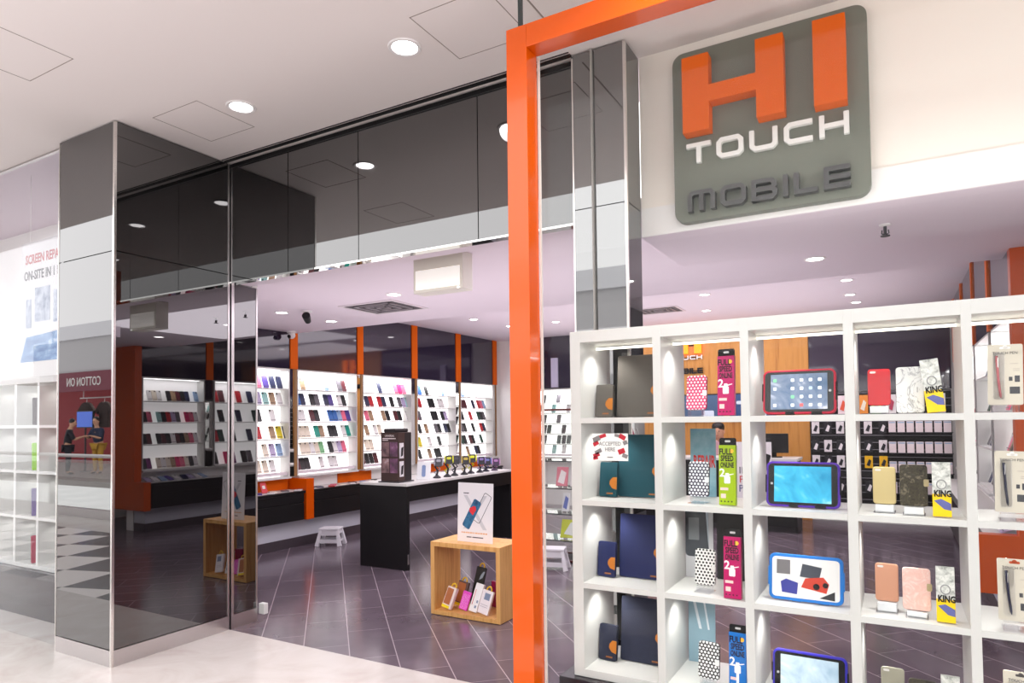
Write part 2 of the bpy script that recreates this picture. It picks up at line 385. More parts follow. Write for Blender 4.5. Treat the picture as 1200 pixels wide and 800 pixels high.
# window 1: frameless glass behind the orange portal; window 2: left of the column
w1 = sempty('window_1', 'large frameless shop window behind the orange frame', 'window')
struct('pane', B().box(-1.352, 2.45, 2.484, 2.496, .0, CM), pane_right, parent=w1)
struct('edge_channel', B().box(-1.362, -1.35, 2.478, 2.502, 3.14, CM), mat('glass_edge', (58, 66, 66), .3), parent=w1)
struct('edge_channel', B().box(-1.277, -1.268, 2.487, 2.497, 0, 3.04), mat('white_seal', (225, 220, 214), .5), parent=w1)
struct('joint_rail', B().box(-1.325, -1.316, 3.18, 3.198, 0, CM - .01), mat('joint_grey', (150, 146, 142), .4), parent=c2)
struct('glass_clip', B().box(-1.312, -1.294, 3.13, 3.197, 1.885, 1.95, .003), steel, parent=c2)
w2 = sempty('window_2', 'shop window left of the dark column', 'window')
struct('pane', B().box(-9.0, -4.93, 2.452, 2.464, .0, CM - .01), pane_left, parent=w2)
struct('edge_channel', B().box(-9.0, -4.93, 2.446, 2.47, CM - .012, CM), steel, parent=w2)
struct('ceiling_window', B().box(-9.2, -4.9, 2.47, 3.36, CM - .005, CM), ceil_shop)

# the opposite side of the concourse (seen only mirrored in the glass)
opp = mat('opposite_wall', (190, 188, 190), .9, spec=.1)
b = B(); b.box(-19.6, 9, -7.3, -7, -5, 4.3); b.box(-24.6, -19.6, -7.3, -7, 3.22, 4.3); b.box(-26, -24.6, -7.3, -7, 3.22, 4.3)
struct('wall_opposite', b, opp, 'grey wall on the far side of the concourse', 'wall')
struct('trim_8', B().box(-24.6, 9, -7, -6.92, 4.3, 4.75), mat('fascia_light', (222, 222, 226), .8))
struct('floor_opposite', B().box(-32, 9, -10, -5.2, -.15, 0), mat('opposite_floor', (120, 112, 110), .4))
struct('wall_opposite_back', B().box(-32, -19.4, -10.1, -10, 0, 3.3), mat('red_back_wall', (150, 22, 34), .6))
struct('ceiling_opposite', B().box(-32, -19.4, -10, -7.3, 3.22, 3.3), white_p)
lamp('opposite_store_light', 'AREA', (-22, -8.4, 3.15), 220, 2.4, (1, .97, .92), sy=1.6)

# ================================================================== ORANGE PORTAL
pf = thing('portal_frame', 'glossy orange square portal frame around the shop window', 'frame', (-1.326, 2.44, 0))
def L(x, y=0, z=0): return (x + 1.326, y - 2.44, z)
b = B().box(-.048, .048, -.046, .046, 0, 3.14, .002); obj('post', b, orange, pf)
b = B().box(3.70, 3.796, -.046, .046, 0, 3.14, .002); obj('post', b, orange, pf)
b = B().box(.048, 3.70, -.046, .046, 3.043, 3.14, .002); obj('beam', b, orange, pf)

# ================================================================== BIG SIGN
sg = thing('shop_sign', 'square grey-green shop sign with raised orange, white and dark letters', 'sign', (-.5, 3.42, 2.493))
obj('sign_panel', B().rr(.886, .873, .055, -.06, -.002, bev=.003), sign_green, sg)
yA, yB = -.135, -.061
b = B()
for x0, x1, z0, z1 in ((-.375, -.245, .425, .805), (-.025, .098, .425, .800), (-.245, -.025, .56, .642)):
    b.box(x0, x1, yA, yB, z0, z1)
o = obj('letter', b, orange_flat, sg); o['label'] = 'thick orange letter H'
o = obj('letter', B().box(.224, .358, yA, yB, .418, .812), orange_flat, sg); o['label'] = 'thick orange letter I'
strokes('TOUCH', -.372, .362, .286, .388, .022, -.085, -.061, letter_white, sg)
strokes('MOBILE', -.368, .362, .04, .143, .0225, -.10, -.061, letter_dark, sg)

# ================================================================== CUBE DISPLAY CABINETS
DIV = [(-1.264, -1.214), (-.88, -.846), (-.523, -.49), (-.154, -.120), (.21, .241), (.575, .625)]
BRD = [(.364, .397), (.753, .776), (1.119, 1.142), (1.484, 1.508), (1.846, 1.897)]
def cube_cabinet(x, label, name='cube_display_cabinet', power=.7):
    r = thing(name, label, 'cabinet', (x, 2.75, 0)); d = .365
    for a, c in DIV: obj('upright', B().box(a, c, 0, d, .364, 1.897, .0015), white, r)
    for k, (z0, z1) in enumerate(BRD):
        obj('shelf_board', B().box(DIV[0][0] + .001, DIV[-1][1] - .001, .001, d - .001, z0, z1), white, r)
    obj('plinth', B().box(-1.322, .70, -.038, d, 0, .362, .003), plinth_m, r)
    for k in range(5):
        xa, xb = DIV[k][1], DIV[k + 1][0]
        o = obj('led_strip', B().box(xa, xb, .19, .20, 1.828, 1.838), led, r)
        for z in (.753, 1.119, 1.484, 1.846):
            lamp('cell_spot', 'SPOT', (xa + .075, .13, z - .006), power * 5.5, .012, (1, .99, .95), parent=r, spot=math.radians(125), blend=.8)
    return r
cab = cube_cabinet(0, 'white cube display cabinet with lit cells behind the window glass')
cab2 = cube_cabinet(-6.143, 'white cube display cabinet in the window left of the column', power=.12)
SH = [1.508, 1.142, .776, .397]      # tops of the boards, top row first
COLN = ['left-hand', 'second', 'middle', 'fourth', 'right-hand']
ROWN = ['top', 'second', 'third', 'bottom']
# ---- folio cases in the first column
def fabric(n, a, c): return noise_mat(n, [(.35, a), (.65, c)], 420, .85, bump=.25, detail=2)
tan_m = mat('tan_leather', (188, 112, 30), .5)
def folio(name, w, h, th, m, loc, rz, lean, label, cat, group):
    r = thing(name, label, cat, loc, group=group, rot=(-lean, 0, rz))
    obj('cover', B().rr(w, h, .008, -th, -.002, bev=.0015), m, r)
    obj('back_cover', B().rr(w, h, .008, 0, .004), m, r)
    obj('spine_edge', B().box(-w / 2 + .001, -w / 2 + .006, -.002, 0, .008, h - .008), mat('dark_spine', (44, 36, 36), .6), r)
    pts = [(w / 2, h * .58), (w / 2 - .018, h * .58)] + [(w / 2 - .018 - .016 * math.cos(t), h * .5 + h * .08 * math.sin(t)) for t in [PI / 2 - PI * k / 8 for k in range(1, 8)]] + [(w / 2 - .018, h * .42), (w / 2, h * .42)]
    pts = [(w / 2 + .001, h * .44 + .02), (w / 2 - .02, h * .44 + .02), (w / 2 - .034, h * .44 + .004), (w / 2 - .036, h * .44 - .012), (w / 2 - .022, h * .44 - .03), (w / 2 + .001, h * .44 - .036)]
    o = obj('clasp_tab', B().prism(pts, -th - .002, -th, bev=.0006), tan_m, r); o['label'] = 'tan leather clasp tab'
    obj('maker_tag', B().box(w / 2 - .05, w / 2 - .018, -th - .001, -th, .012, .019), mat('tag_brown', (150, 92, 48), .5), r)
    return r
FC = [('grey', fabric('fabric_grey', (74, 70, 65), (104, 98, 92))), ('teal', fabric('fabric_teal', (8, 56, 68), (20, 80, 92))),
      ('navy blue', fabric('fabric_navy', (18, 24, 66), (32, 42, 92))), ('slate blue', fabric('fabric_slate', (30, 33, 50), (46, 50, 72)))]
for k, (cn, m) in enumerate(FC):
    z = SH[k]
    px = [-1.162, -1.148, -1.163, -1.163][k]
    folio('phone_folio', .088, .158 if k else .152, .014, m, (px, 2.905, z + .002), -.10, .12, 'small %s cloth phone folio leaning beside its tablet folio' % cn, 'phone case', None)
    folio('tablet_folio', .20, .285, .016, m, (-1.015, 2.945, z + .002), -.04, .10, 'large %s cloth tablet folio with tan tab in the left column' % cn, 'tablet case', None)
# ---- dotted folios and cable packets in the second column
DC = [('pink with white dots', (214, 52, 110), (250, 240, 244), .30), ('dark purple with white dots', (40, 20, 58), (236, 240, 244), .36),
      ('white with black dots', (240, 240, 236), (18, 18, 18), .30), ('black with white dots', (20, 20, 22), (244, 244, 242), .36)]
DP = [(-.724, 2.86), (-.722, 2.86), (-.700, 2.85), (-.688, 2.83)]
for k, (cn, g, d, rad) in enumerate(DC):
    x, y = DP[k]; z = SH[k]
    r = thing('dotted_phone_folio', 'phone folio in %s standing in the second column' % cn, 'phone case', (x, y, z + .028), rot=(-.10, 0, -.12))
    m = dots_mat('dots_%d' % k, g, d, .0150, rad)
    obj('cover', B().rr(.086, .146, .012, -.014, -.006, bev=.0015), m, r)
    obj('back_cover', B().rr(.086, .146, .012, -.004, .003, bev=.001), mat('folio_inside_%d' % k, tuple(int(v * .7) for v in g), .5), r)
    o = obj('clasp', B().rr(.018, .024, .005, -.0165, -.014, x=.037, z=.058), mat('clasp_pale_%d' % k, d if k != 2 else (230, 230, 226), .4), r)
    s = thing('acrylic_easel', 'clear acrylic easel under the %s folio' % cn, 'stand', (x, y, z + .001), rz=-.12, group=None)
    obj('base', B().box(-.035, .035, -.05, .03, 0, .003), acrylic, s)
    obj('ledge', B().box(-.03, .03, -.032, .012, .003, .026, .002), acrylic, s)
PKC = [('magenta', (186, 10, 96)), ('lime green', (160, 190, 12)), ('magenta', (186, 10, 96)), ('bright blue', (20, 112, 196))]
PP = [(-.590, 2.82), (-.594, 2.83), (-.574, 2.79), (-.560, 2.785)]
lbl2 = ['magenta cable packet with black hanger in the top row', 'lime green cable packet standing on the second shelf', 'magenta cable packet in front of a dark board on the third shelf', 'bright blue cable packet on the bottom shelf']
for k, (cn, g) in enumerate(PKC):
    x, y = PP[k]; z = SH[k]
    r = thing('cable_packet', lbl2[k], 'cable packet', (x, y, z + .002), rot=(-.05, 0, -.06), group='charging cable packets')
    w, h = .068, .272; pm = mat('packet_' + cn, g, .3)
    obj('box', B().box(-w / 2, w / 2, -.024, 0, 0, h - .028, .0015), pm, r)
    o = obj('hanger', B().rr(w, .036, .008, -.014, -.010, z=h - .034), black_m, r)
    obj('hang_slot', B().rr(.022, .008, .0035, -.0146, -.0139, z=h - .016), mat('slot_pale', (205, 205, 205), .5), r)
    ink = mat('packet_ink', (30, 10, 22), .5); wh = mat('packet_white', (250, 248, 250), .4)
    for q, s in enumerate(('FULL', 'SPEED', 'ONLINE')): text('print_line', s, (.034, .032, .030)[q], ink, r, (-.006 if q == 0 else 0, -.0245, h - .066 - .0265 * q), extrude=.0003, sx=(.72, .60, .50)[q], bold=.03)
    text('print_number', '2', .046, wh, r, (-.020, -.0248, h - .156), extrude=.0003, bold=.02)
    obj('swoosh', B().prism([(-.008, h - .156), (.026, h - .146), (.026, h - .143), (-.008, h - .150)], -.0248, -.0241), wh, r)
    obj('sticker', B().lathe([(.0085, 0), (.0085, .0006)], 16, Matrix.Translation((.018, -.0241, h - .052)) @ Matrix.Rotation(PI / 2, 4, 'X')), mat('packet_sticker', (250, 190, 60), .4), r)
    pic = B().rr(.024, .030, .004, -.0247, -.0241, z=.088); pic.rr(.014, .014, .002, -.0247, -.0241, z=.116); pic.rr(.010, .05, .002, -.0247, -.0241, z=.044) if k == 3 else None
    obj('plug_picture', pic, wh, r)
    obj('print_panel', B().box(-.028, .004, -.0246, -.0241, .060, .071).box(-.026, -.006, -.0246, -.0241, .028, .046), mat('packet_panel', (240, 205, 200), .5), r)
    obj('print_icons', (lambda q: [q.rr(.006, .006, .0028, -.0246, -.0241, x=-.024 + .014 * j, z=.012) for j in range(4)] and q)(B()), ink, r)
# leaflets propped at the back of the second column
def card(name, label, cat, loc, w, h, m, rz=0, lean=0, th=.003, group=None):
    r = thing(name, label, cat, loc, group=group, rot=(-lean, 0, rz)); obj('sheet', B().box(-w / 2, w / 2, -th, 0, 0, h), m, r); return r
sky_m = noise_mat('leaflet_sky', [(.3, (84, 140, 164)), (.6, (150, 186, 200)), (.8, (206, 222, 228))], 9, .4)
r = card('repair_leaflet', 'blue leaflet with red lettering at the back of the second shelf', 'leaflet', (-.760, 3.09, SH[1] + .001), .115, .31, sky_m, lean=.03)
text('lettering', 'REPAIR', .075, mat('leaflet_red', (200, 40, 30), .5), r, (.054, -.0035, .135), align='RIGHT', extrude=.0003, sx=.42, bold=.03)
r = card('phone_leaflet', 'leaflet picturing a grey phone behind the white dotted folio', 'leaflet', (-.780, 3.07, SH[2] + .001), .125, .325, mat('leaflet_grey', (196, 196, 200), .4), lean=.03)
obj('phone_picture', B().rr(.105, .23, .018, -.0036, -.003, x=-.01, z=.095), mat('phone_picture', (66, 70, 76), .2), r)
obj('picture_glare', B().prism([(.03, .30), (.042, .30), (.042, .14)], -.0040, -.0036), mat('picture_pale', (178, 190, 200), .3), r)
obj('picture_panel', B().box(-.048, .0, -.0042, -.0036, .17, .27), mat('picture_mid', (120, 124, 128), .3), r)
r = card('dark_display_board', 'dark board behind the magenta packet on the third shelf', 'board', (-.618, 3.095, SH[2] + .001), .176, .325, mat('board_dark', (34, 32, 34), .3), lean=.02, th=.006)
obj('board_edge', B().box(-.089, .089, -.0065, -.006, .318, .325), mat('board_edge_grey', (74, 70, 72), .4), r)
r = card('pale_leaflet', 'pale blue leaflet behind the black dotted folio', 'leaflet', (-.776, 3.07, SH[3] + .001), .12, .33, mat('leaflet_blue', (142, 172, 186), .4), lean=.03)
obj('leaflet_stripe', B().prism([(-.05, .32), (-.038, .32), (.0, .15), (-.012, .15)], -.0036, -.003).prism([(.0, .32), (.008, .32), (.035, .15), (.027, .15)], -.0036, -.003), mat('stripe_white', (226, 232, 236), .4), r)

# ---- tablets in the middle column
def tablet(k, label, rim, screen, insert=False):
    w, h = .268, .178; z = SH[k]; x, y = [(-.322, 2.855), (-.317, 2.855), (-.314, 2.85), (-.309, 2.85)][k]
    r = thing('tablet', label, 'tablet', (x, y, z + .003), rot=(-.16, 0, -.03)); rm = mat('rim_%d' % k, rim, .45)
    obj('rugged_case', B().rr(w, h, .022, -.016, .006, bev=.003), rm, r)
    b = B()
    for sx in (-1, 1):
        b.box(sx * (w / 2) - .004, sx * (w / 2) + .004, -.0155, .004, h * .30, h * .70, .002)
    b.box(-.05, -.015, -.0165, .003, -.0015, .010, .002); b.box(.045, .085, -.0165, .003, -.0015, .010, .002)
    obj('case_grip', b, black_m if not insert else rm, r)
    if insert:
        sc = obj('insert_card', B().rr(w - .024, h - .024, .014, -.0175, -.016, z=.012), mat('insert_white', (240, 238, 236), .4), r)
        obj('picture', B().box(-.105, -.055, -.0183, -.0175, .10, .155), mat('insert_grey', (120, 116, 118), .4), sc)
        obj('picture', B().prism([(-.085, .03), (-.03, .026), (-.026, .07), (-.07, .082), (-.09, .07)], -.0185, -.0175), mat('insert_blue', (62, 66, 150), .4), sc)
        obj('picture', B().prism([(-.015, .055), (.075, .04), (.085, .075), (.065, .10), (.0, .09)], -.0185, -.0175), mat('insert_red', (204, 66, 48), .4), sc)
        obj('picture', B().prism([(-.02, .095), (.05, .09), (.06, .135), (-.01, .145)], -.0183, -.0175), mat('insert_dark', (70, 74, 84), .3), sc)
        obj('picture', B().lathe([(.012, 0), (.012, .0008)], 14, Matrix.Translation((.04, -.0185, .062)) @ Matrix.Rotation(PI / 2, 4, 'X')).lathe([(.010, 0), (.010, .0008)], 14, Matrix.Translation((.072, -.0185, .07)) @ Matrix.Rotation(PI / 2, 4, 'X')), mat('insert_black', (24, 22, 24), .3), sc)
        obj('picture', B().prism([(.05, .02), (.105, .016), (.105, .05)], -.0183, -.0175), mat('insert_char', (50, 50, 54), .4), sc)
        return r
    bz = obj('bezel', B().rr(w - .016, h - .016, .016, -.0185, -.015, z=.008), mat('tablet_bezel', (26, 25, 27), .12), r)
    obj('screen', B().box(-.104, .104, -.0192, -.0185, .018, h - .018), screen, r)
    hx = .113 if k == 0 else -.113
    obj('home_button', B().rr(.009, .009, .003, -.0195, -.0185, x=hx, z=h / 2 - .004), mat('button_grey', (190, 190, 192), .4), r)
    return r
def screen_mat(n, stops, e): 
    m = noise_mat(n, stops, 5, .12, detail=3, distortion=2.0); t = NT(m)
    src = t.b.inputs['Base Color'].links[0].from_socket; t.t.links.new(src, t.b.inputs['Emission Color']); t.b.inputs['Emission Strength'].default_value = e; return m
s0 = screen_mat('screen_home', [(.3, (70, 96, 128)), (.55, (120, 134, 158)), (.72, (208, 212, 226))], .35)
s1 = screen_mat('screen_cyan', [(.3, (30, 132, 176)), (.55, (60, 168, 204)), (.78, (150, 214, 230))], .45)
s3 = screen_mat('screen_pale', [(.3, (150, 176, 196)), (.55, (190, 208, 220)), (.75, (226, 234, 240))], .4)
t0 = tablet(0, 'tablet in a crimson and black rugged case showing an icon home screen', (196, 26, 58), s0)
ic = [mat('icon_%d' % i, c, .4, emit=.5) for i, c in enumerate([(232, 236, 240), (226, 96, 96), (170, 190, 214), (120, 200, 150)])]
b = B()
for j in range(4):
    for i in range(6):
        if i == 1 or (i == 0 and j == 1): continue
        b.st = (i * 3 + j * 5) % 4 if (i + j) % 3 == 0 else 0
        b.rr(.013, .013, .003, -.0198, -.0192, x=-.088 + .033 * i, z=.028 + .0335 * j)
obj('app_icons', b, ic, t0)
tablet(1, 'tablet in a purple and black rugged case with a cyan lock screen', (82, 36, 168), s1)
tablet(2, 'bright blue tablet case holding a white picture insert', (28, 120, 206), None, True)
tablet(3, 'tablet in a blue-violet case with a pale screen on the bottom shelf', (58, 48, 190), s3)

# ---- phone cases and ring packets in the fourth column
def phone_case(name, label, m, loc, w=.074, h=.140, lean=.10, rz=-.05, hole=True, flap=False, group=None):
    r = thing(name, label, 'phone case', loc, group=group, rot=(-lean, 0, rz))
    obj('shell', B().rr(w, h, .011, -.010, 0, bev=.0025), m, r)
    if hole: obj('camera_cutout', B().rr(.020, .008, .0038, -.0106, -.0098, x=-w / 2 + .018, z=h - .016), mat('cutout', (214, 210, 206), .4), r)
    if flap:
        obj('inner_tray', B().rr(w - .006, h - .004, .010, .0005, .006), mat('tray_black', (24, 22, 22), .5), r)
        obj('clasp', B().rr(.016, .026, .004, -.0118, -.0098, x=w / 2 - .004, z=h * .48), mat('clasp_gold', (176, 160, 120), .4), r)
    return r
def easel(loc, label, rz=-.05, w=.07, hgt=.03, m=None):
    s = thing('acrylic_easel', label, 'stand', loc, rz=rz)
    obj('base', B().box(-w / 2, w / 2, -.05, .035, 0, .003), acrylic, s)
    obj('ledge', B().box(-w / 2 + .004, w / 2 - .004, -.03, .01, .003, hgt - .001, .002), m or mat('frosted_acrylic', (228, 230, 232), .3), s)
wm = noise_mat('white_marble_print', [(.35, (232, 232, 228)), (.485, (226, 226, 224)), (.5, (150, 150, 152)), (.52, (232, 232, 230))], 11, .3, detail=4, distortion=1.4)
pm = noise_mat('pink_marble_print', [(.3, (238, 220, 212)), (.5, (232, 184, 172)), (.6, (238, 210, 202)), (.7, (222, 160, 150))], 22, .35, detail=5, distortion=1.5)
camo = noise_mat('camouflage_print', [(.34, (34, 30, 22)), (.46, (66, 60, 42)), (.56, (48, 42, 32)), (.68, (112, 104, 84))], 55, .6, detail=3)
camo2 = noise_mat('dark_camouflage_print', [(.34, (38, 34, 28)), (.5, (70, 64, 52)), (.66, (52, 46, 40))], 50, .6, detail=3)
PX = [-.042, .058]
rows = [(('red_phone_case', 'glossy red phone case on the top shelf', mat('red_gloss', (196, 16, 30), .15, coat=.4), 1, 0), ('marble_phone_folio', 'white marble print phone folio beside the red phone case', wm, 0, 0)),
        (('gold_phone_case', 'pale gold phone case standing on the second shelf', mat('pale_gold', (206, 186, 132), .35, metal=.2), 1, 0), ('camouflage_phone_folio', 'dark camouflage phone folio with clasp beside the gold case', camo, 0, 1)),
        (('rose_phone_case', 'rose gold phone case standing on the third shelf', mat('rose_gold', (206, 150, 122), .3, metal=.15), 1, 0), ('pink_marble_phone_folio', 'pink marble print phone folio beside the rose gold case', pm, 0, 1)),
        (('beige_phone_case', 'greyish beige phone case on the bottom shelf', mat('grey_beige', (150, 146, 130), .35), 1, 0), ('brown_camouflage_phone_folio', 'brown camouflage phone folio on the bottom shelf', camo2, 0, 0))]
XY = [[(-.043, .030), (.056, .0)], [(-.035, .028), (.058, .028)], [(-.036, .034), (.058, .02)], [(-.026, .03), (.068, .0)]]
for k, (a, c) in enumerate(rows):
    for q, (nm, lb, m, hole, flap) in enumerate((a, c)):
        x, lift = XY[k][q]; y = 2.87 - .03 * q
        if lift:
            easel((x, y, SH[k] + .001), 'clear acrylic easel under the ' + lb.split(' phone')[0] + ' case', hgt=lift)
        phone_case(nm, lb, m, (x, y, SH[k] + .002 + lift), .076 if q == 0 else .088, .138 if q == 0 else .15 + .02 * (k == 0), hole=bool(hole), flap=bool(flap))
RX = [.135, .142, .144, .150]
for k in range(4):
    r = thing('ring_packet', ['slightly tilted yellow and white ring packet on the top shelf', 'yellow and white ring packet beside the camouflage folio', 'yellow and white ring packet beside the pink marble folio', 'yellow and white ring packet on the bottom shelf at right'][k], 'ring packet', (RX[k], 2.80, SH[k] + .003), rot=(-.08, (-.11 if k == 0 else 0), -.05), group='ring holder packets')
    w, h = .056, .19
    obj('box', B().box(-w / 2, w / 2, -.02, 0, .078, h, .001), noise_mat('packet_photo', [(.3, (60, 62, 58)), (.45, (190, 192, 186)), (.6, (232, 232, 226)), (.75, (120, 128, 112))], 45, .3), r)
    o = obj('lower_band', B().box(-w / 2, w / 2, -.0202, 0, 0, .079, .001), mat('packet_yellow', (246, 206, 12), .3), r); o['label'] = 'yellow lower half of the box'
    text('lettering', 'KING', .031, black_m, r, (.003, -.0209, .070), extrude=.0009, sx=.70, bold=.04)
    obj('ring_picture', B().prism([(-.024, .055), (-.002, .062), (.027, .046), (.027, .022), (.006, .026)], -.0208, -.0202), mat('ring_blue', (96, 100, 160), .4), r)
    obj('ring_circle', B().tube([(.014 * math.cos(t) , -.0205, .112 + .016 * math.sin(t)) for t in [2 * PI * i / 16 for i in range(17)]], .0018, 6), mat('ring_metal', (150, 150, 150), .3), r)
# ---- pen blister cards in the right column
PEN = [('rose pink', (178, 92, 96)), ('dark blue', (34, 34, 56)), ('navy', (30, 30, 60)), ('grey', (90, 90, 96))]
PXX = [.335, .345, .345, .352]
for k, (cn, pc) in enumerate(PEN):
    lb = ['pen blister card with a rose pink pen on the top shelf', 'pen blister card with a dark pen, pale hanger, second shelf', 'pen blister card with orange hanger slot and dark pen, third shelf', 'pen blister card on the bottom shelf at right'][k]
    r = thing('pen_card', lb, 'pen', (PXX[k], 2.82, SH[k] + .002 + .024), rot=(-.05, (.02, .02, .0, .0)[k], -.06), group='touch pen blister cards')
    w, h = .098, .208
    obj('backing_card', B().rr(w, h, .006, -.003, 0), mat('card_beige', (214, 206, 190), .5), r)
    obj('blister', B().rr(.034, .165, .008, -.012, -.003, x=-.018, z=.016, bev=.002), acrylic, r)
    obj('hang_slot', B().rr(.03, .008, .0035, -.0036, -.003, z=h - .016).lathe([(.007, 0), (.007, .0006)], 12, Matrix.Translation((0, -.003, h - .009)) @ Matrix.Rotation(PI / 2, 4, 'X')), mat('slot_%d' % k, [(252, 250, 246), (250, 246, 240), (190, 78, 40), (90, 84, 84)][k], .5), r)
    text('lettering', 'TOUCH PEN', .0125, mat('card_ink', (50, 46, 46), .5), r, (0, -.0034, h - .034), extrude=.0002)
    p = obj('pen', B().tube([(-.024, -.008, .168), (-.023, -.008, .15), (-.019, -.008, .08), (-.014, -.008, .032), (-.0125, -.008, .022)], .004, 10, radii=[.0042, .0046, .0042, .0038, .001]), mat('pen_%d' % k, pc, .25, metal=.3), r, smooth=True)
    obj('pocket_clip', B().box(-.0215, -.0195, -.0136, -.0120, .128, .162), chrome, p)
    obj('print_squares', B().box(.010, .020, -.0036, -.003, .082, .096).box(.026, .040, -.0036, -.003, .078, .100).box(.012, .040, -.0036, -.003, .038, .062), mat('card_print', (74, 74, 78), .5), r)
    obj('print_lines', B().box(.014, .036, -.0036, -.003, .140, .142).box(.022, .040, -.0036, -.003, .122, .124).box(.022, .040, -.0036, -.003, .116, .118), mat('card_line', (186, 176, 166), .5), r)
    e = easel((PXX[k], 2.82, SH[k] + .001), 'clear acrylic foot under the %s pen card' % cn, w=.08, hgt=.024, m=acrylic)
# ---- notice stuck inside the glass
r = thing('payment_notice', 'white notice reading accepted here stuck to the window glass', 'notice', (-.980, 2.500, 1.336))
obj('sheet', B().box(-.075, .075, -.0, .001, 0, .108), mat('notice_white', (238, 234, 230), .5), r)
rd, gy = mat('notice_red', (186, 24, 44), .5), mat('notice_grey', (128, 120, 120), .5)
def tilt(cx, cz, a, w, h):
    c, s = math.cos(a), math.sin(a); return [(cx + c * x - s * z, cz + s * x + c * z) for x, z in ((-w, -h), (w, -h), (w, h), (-w, h))]
bR, bG = B(), B()
for cx, cz, a, w, h, q in ((-.057, .086, .4, .016, .010, 1), (-.030, .098, .3, .014, .007, 0), (-.060, .068, .5, .012, .008, 0), (.052, .094, -.5, .014, .009, 0), (.030, .100, -.2, .010, .006, 1), (.064, .072, .4, .009, .008, 1),
                           (-.058, .022, .4, .014, .008, 0), (-.050, .036, .5, .015, .008, 1), (-.062, .010, .2, .010, .006, 0), (.048, .038, .35, .014, .010, 0), (.062, .020, -.4, .011, .008, 1)):
    (bG if q else bR).prism(tilt(cx, cz, a, w, h), -.0006, -.0001)
obj('card_picture', bR, rd, r); obj('card_picture', bG, gy, r)
for s, z in (('ACCEPTED', .060), ('HERE', .038)): text('lettering', s, .022, mat('notice_ink', (96, 90, 92), .5), r, (0, -.0006, z), extrude=.0002, sx=.85)
obj('small_print', B().box(-.012, .012, -.0006, 0, .012, .016), gy, r)
# products in the left window's cabinet
gm = [('dark purple', (52, 24, 44)), ('lime green', (150, 212, 30)), ('violet', (92, 70, 140)), ('crimson', (170, 30, 70))]
for k, (cn, c) in enumerate(gm):
    r = thing('tablet_folio', '%s folio standing in the left window cabinet' % cn, 'tablet case', (-6.025, 2.84, SH[k] + .002), rot=(-.06, 0, 1.35))
    obj('cover', B().rr(.15, .22, .008, -.012, -.001, bev=.0015), mat('lw_%d' % k, c, .5), r); obj('back_cover', B().rr(.15, .22, .008, 0, .004), black_m, r)
# hanging banner behind the left window
bn = thing('hanging_banner', 'white hanging banner reading screen repair on-site in the left window', 'banner', (-5.53, 2.60, 1.99), rz=0)
obj('fabric', B().box(-.33, .33, -.004, 0, 0, .92), mat('banner_white', (214, 212, 214), .7), bn)
text('lettering', 'SCREEN REPAIR', .098, mat('banner_red', (176, 60, 70), .6), bn, (-.265, -.005, .755), extrude=.0005, align='LEFT', sx=.8, bold=.02)
text('lettering', 'ON-SITE IN 1 HOUR', .098, mat('banner_ink', (70, 66, 78), .6), bn, (-.285, -.005, .63), extrude=.0005, align='LEFT', sx=.8, bold=.02)
obj('picture', B().box(-.25, -.17, -.006, -.004, .26, .48), noise_mat('banner_photo', [(.35, (110, 124, 150)), (.6, (186, 192, 204))], 16, .6), bn)
obj('picture', B().box(-.12, .10, -.006, -.004, .30, .56), noise_mat('banner_photo', [], 16), bn); obj('picture', B().box(.15, .28, -.006, -.004, .28, .52), noise_mat('banner_photo', [], 16), bn)
obj('picture', B().prism([(-.33, 0), (.33, 0), (.33, .22), (-.24, .19)], -.006, -.004), noise_mat('banner_road', [(.35, (50, 92, 148)), (.55, (116, 150, 188)), (.7, (206, 216, 226))], 6, .6, (1, 1, 3)), bn)
obj('hanging_wire', B().tube([(-.2, -.002, .92), (-.2, -.002, CM - 1.99 - .006)], .002, 6), steel, bn); obj('hanging_wire', B().tube([(.2, -.002, .92), (.2, -.002, CM - 1.99 - .006)], .002, 6), steel, bn)
lamp('left_window_light', 'AREA', (-6.3, 2.95, 3.38), 5, 2.4, (.96, .97, 1), sy=.5)

# ================================================================== LIT WALL BAYS
PAL = {'n': ('navy', (38, 44, 78)), 'k': ('black', (28, 27, 30)), 'w': ('white', (236, 234, 234)), 'c': ('cream', (234, 222, 204)), 't': ('tan', (172, 142, 112)), 'p': ('pink', (232, 110, 140)),
       'P': ('hot pink', (224, 40, 110)), 'r': ('red', (196, 28, 40)), 'b': ('pale blue', (150, 180, 216)), 'B': ('bright blue', (44, 104, 180)), 'g': ('grey', (106, 102, 108)), 'm': ('maroon', (92, 34, 42)),
       'v': ('violet', (84, 66, 150)), 'l': ('lilac', (190, 176, 212)), 'G': ('turquoise', (24, 160, 140)), 'E': ('pale green', (130, 196, 140)), 'y': ('yellow', (226, 208, 40)), 'a': ('aqua', (160, 210, 206)), 'd': ('dark green', (32, 70, 58)), 'u': ('purple', (120, 30, 110))}
_case = {}
def case_mesh(c, w=.082, h=.148):
    k = (c, w, h)
    if k not in _case:
        b = B().rr(w, h, .010, -.010, 0, seg=3); b.st = 1; b.rr(.02, .02, .004, -.0108, -.010, x=-w / 2 + .018, z=h - .028, seg=2); b.rr(w - .012, .006, .002, -.0108, -.010, z=.016, seg=1)
        tmp = obj('tmp', b, [mat('case_' + PAL[c][0].replace(' ', '_'), PAL[c][1], .35), mat('case_lens', (60, 58, 62), .3)])
        _case[k] = tmp.data; bpy.data.objects.remove(tmp)
    return _case[k]
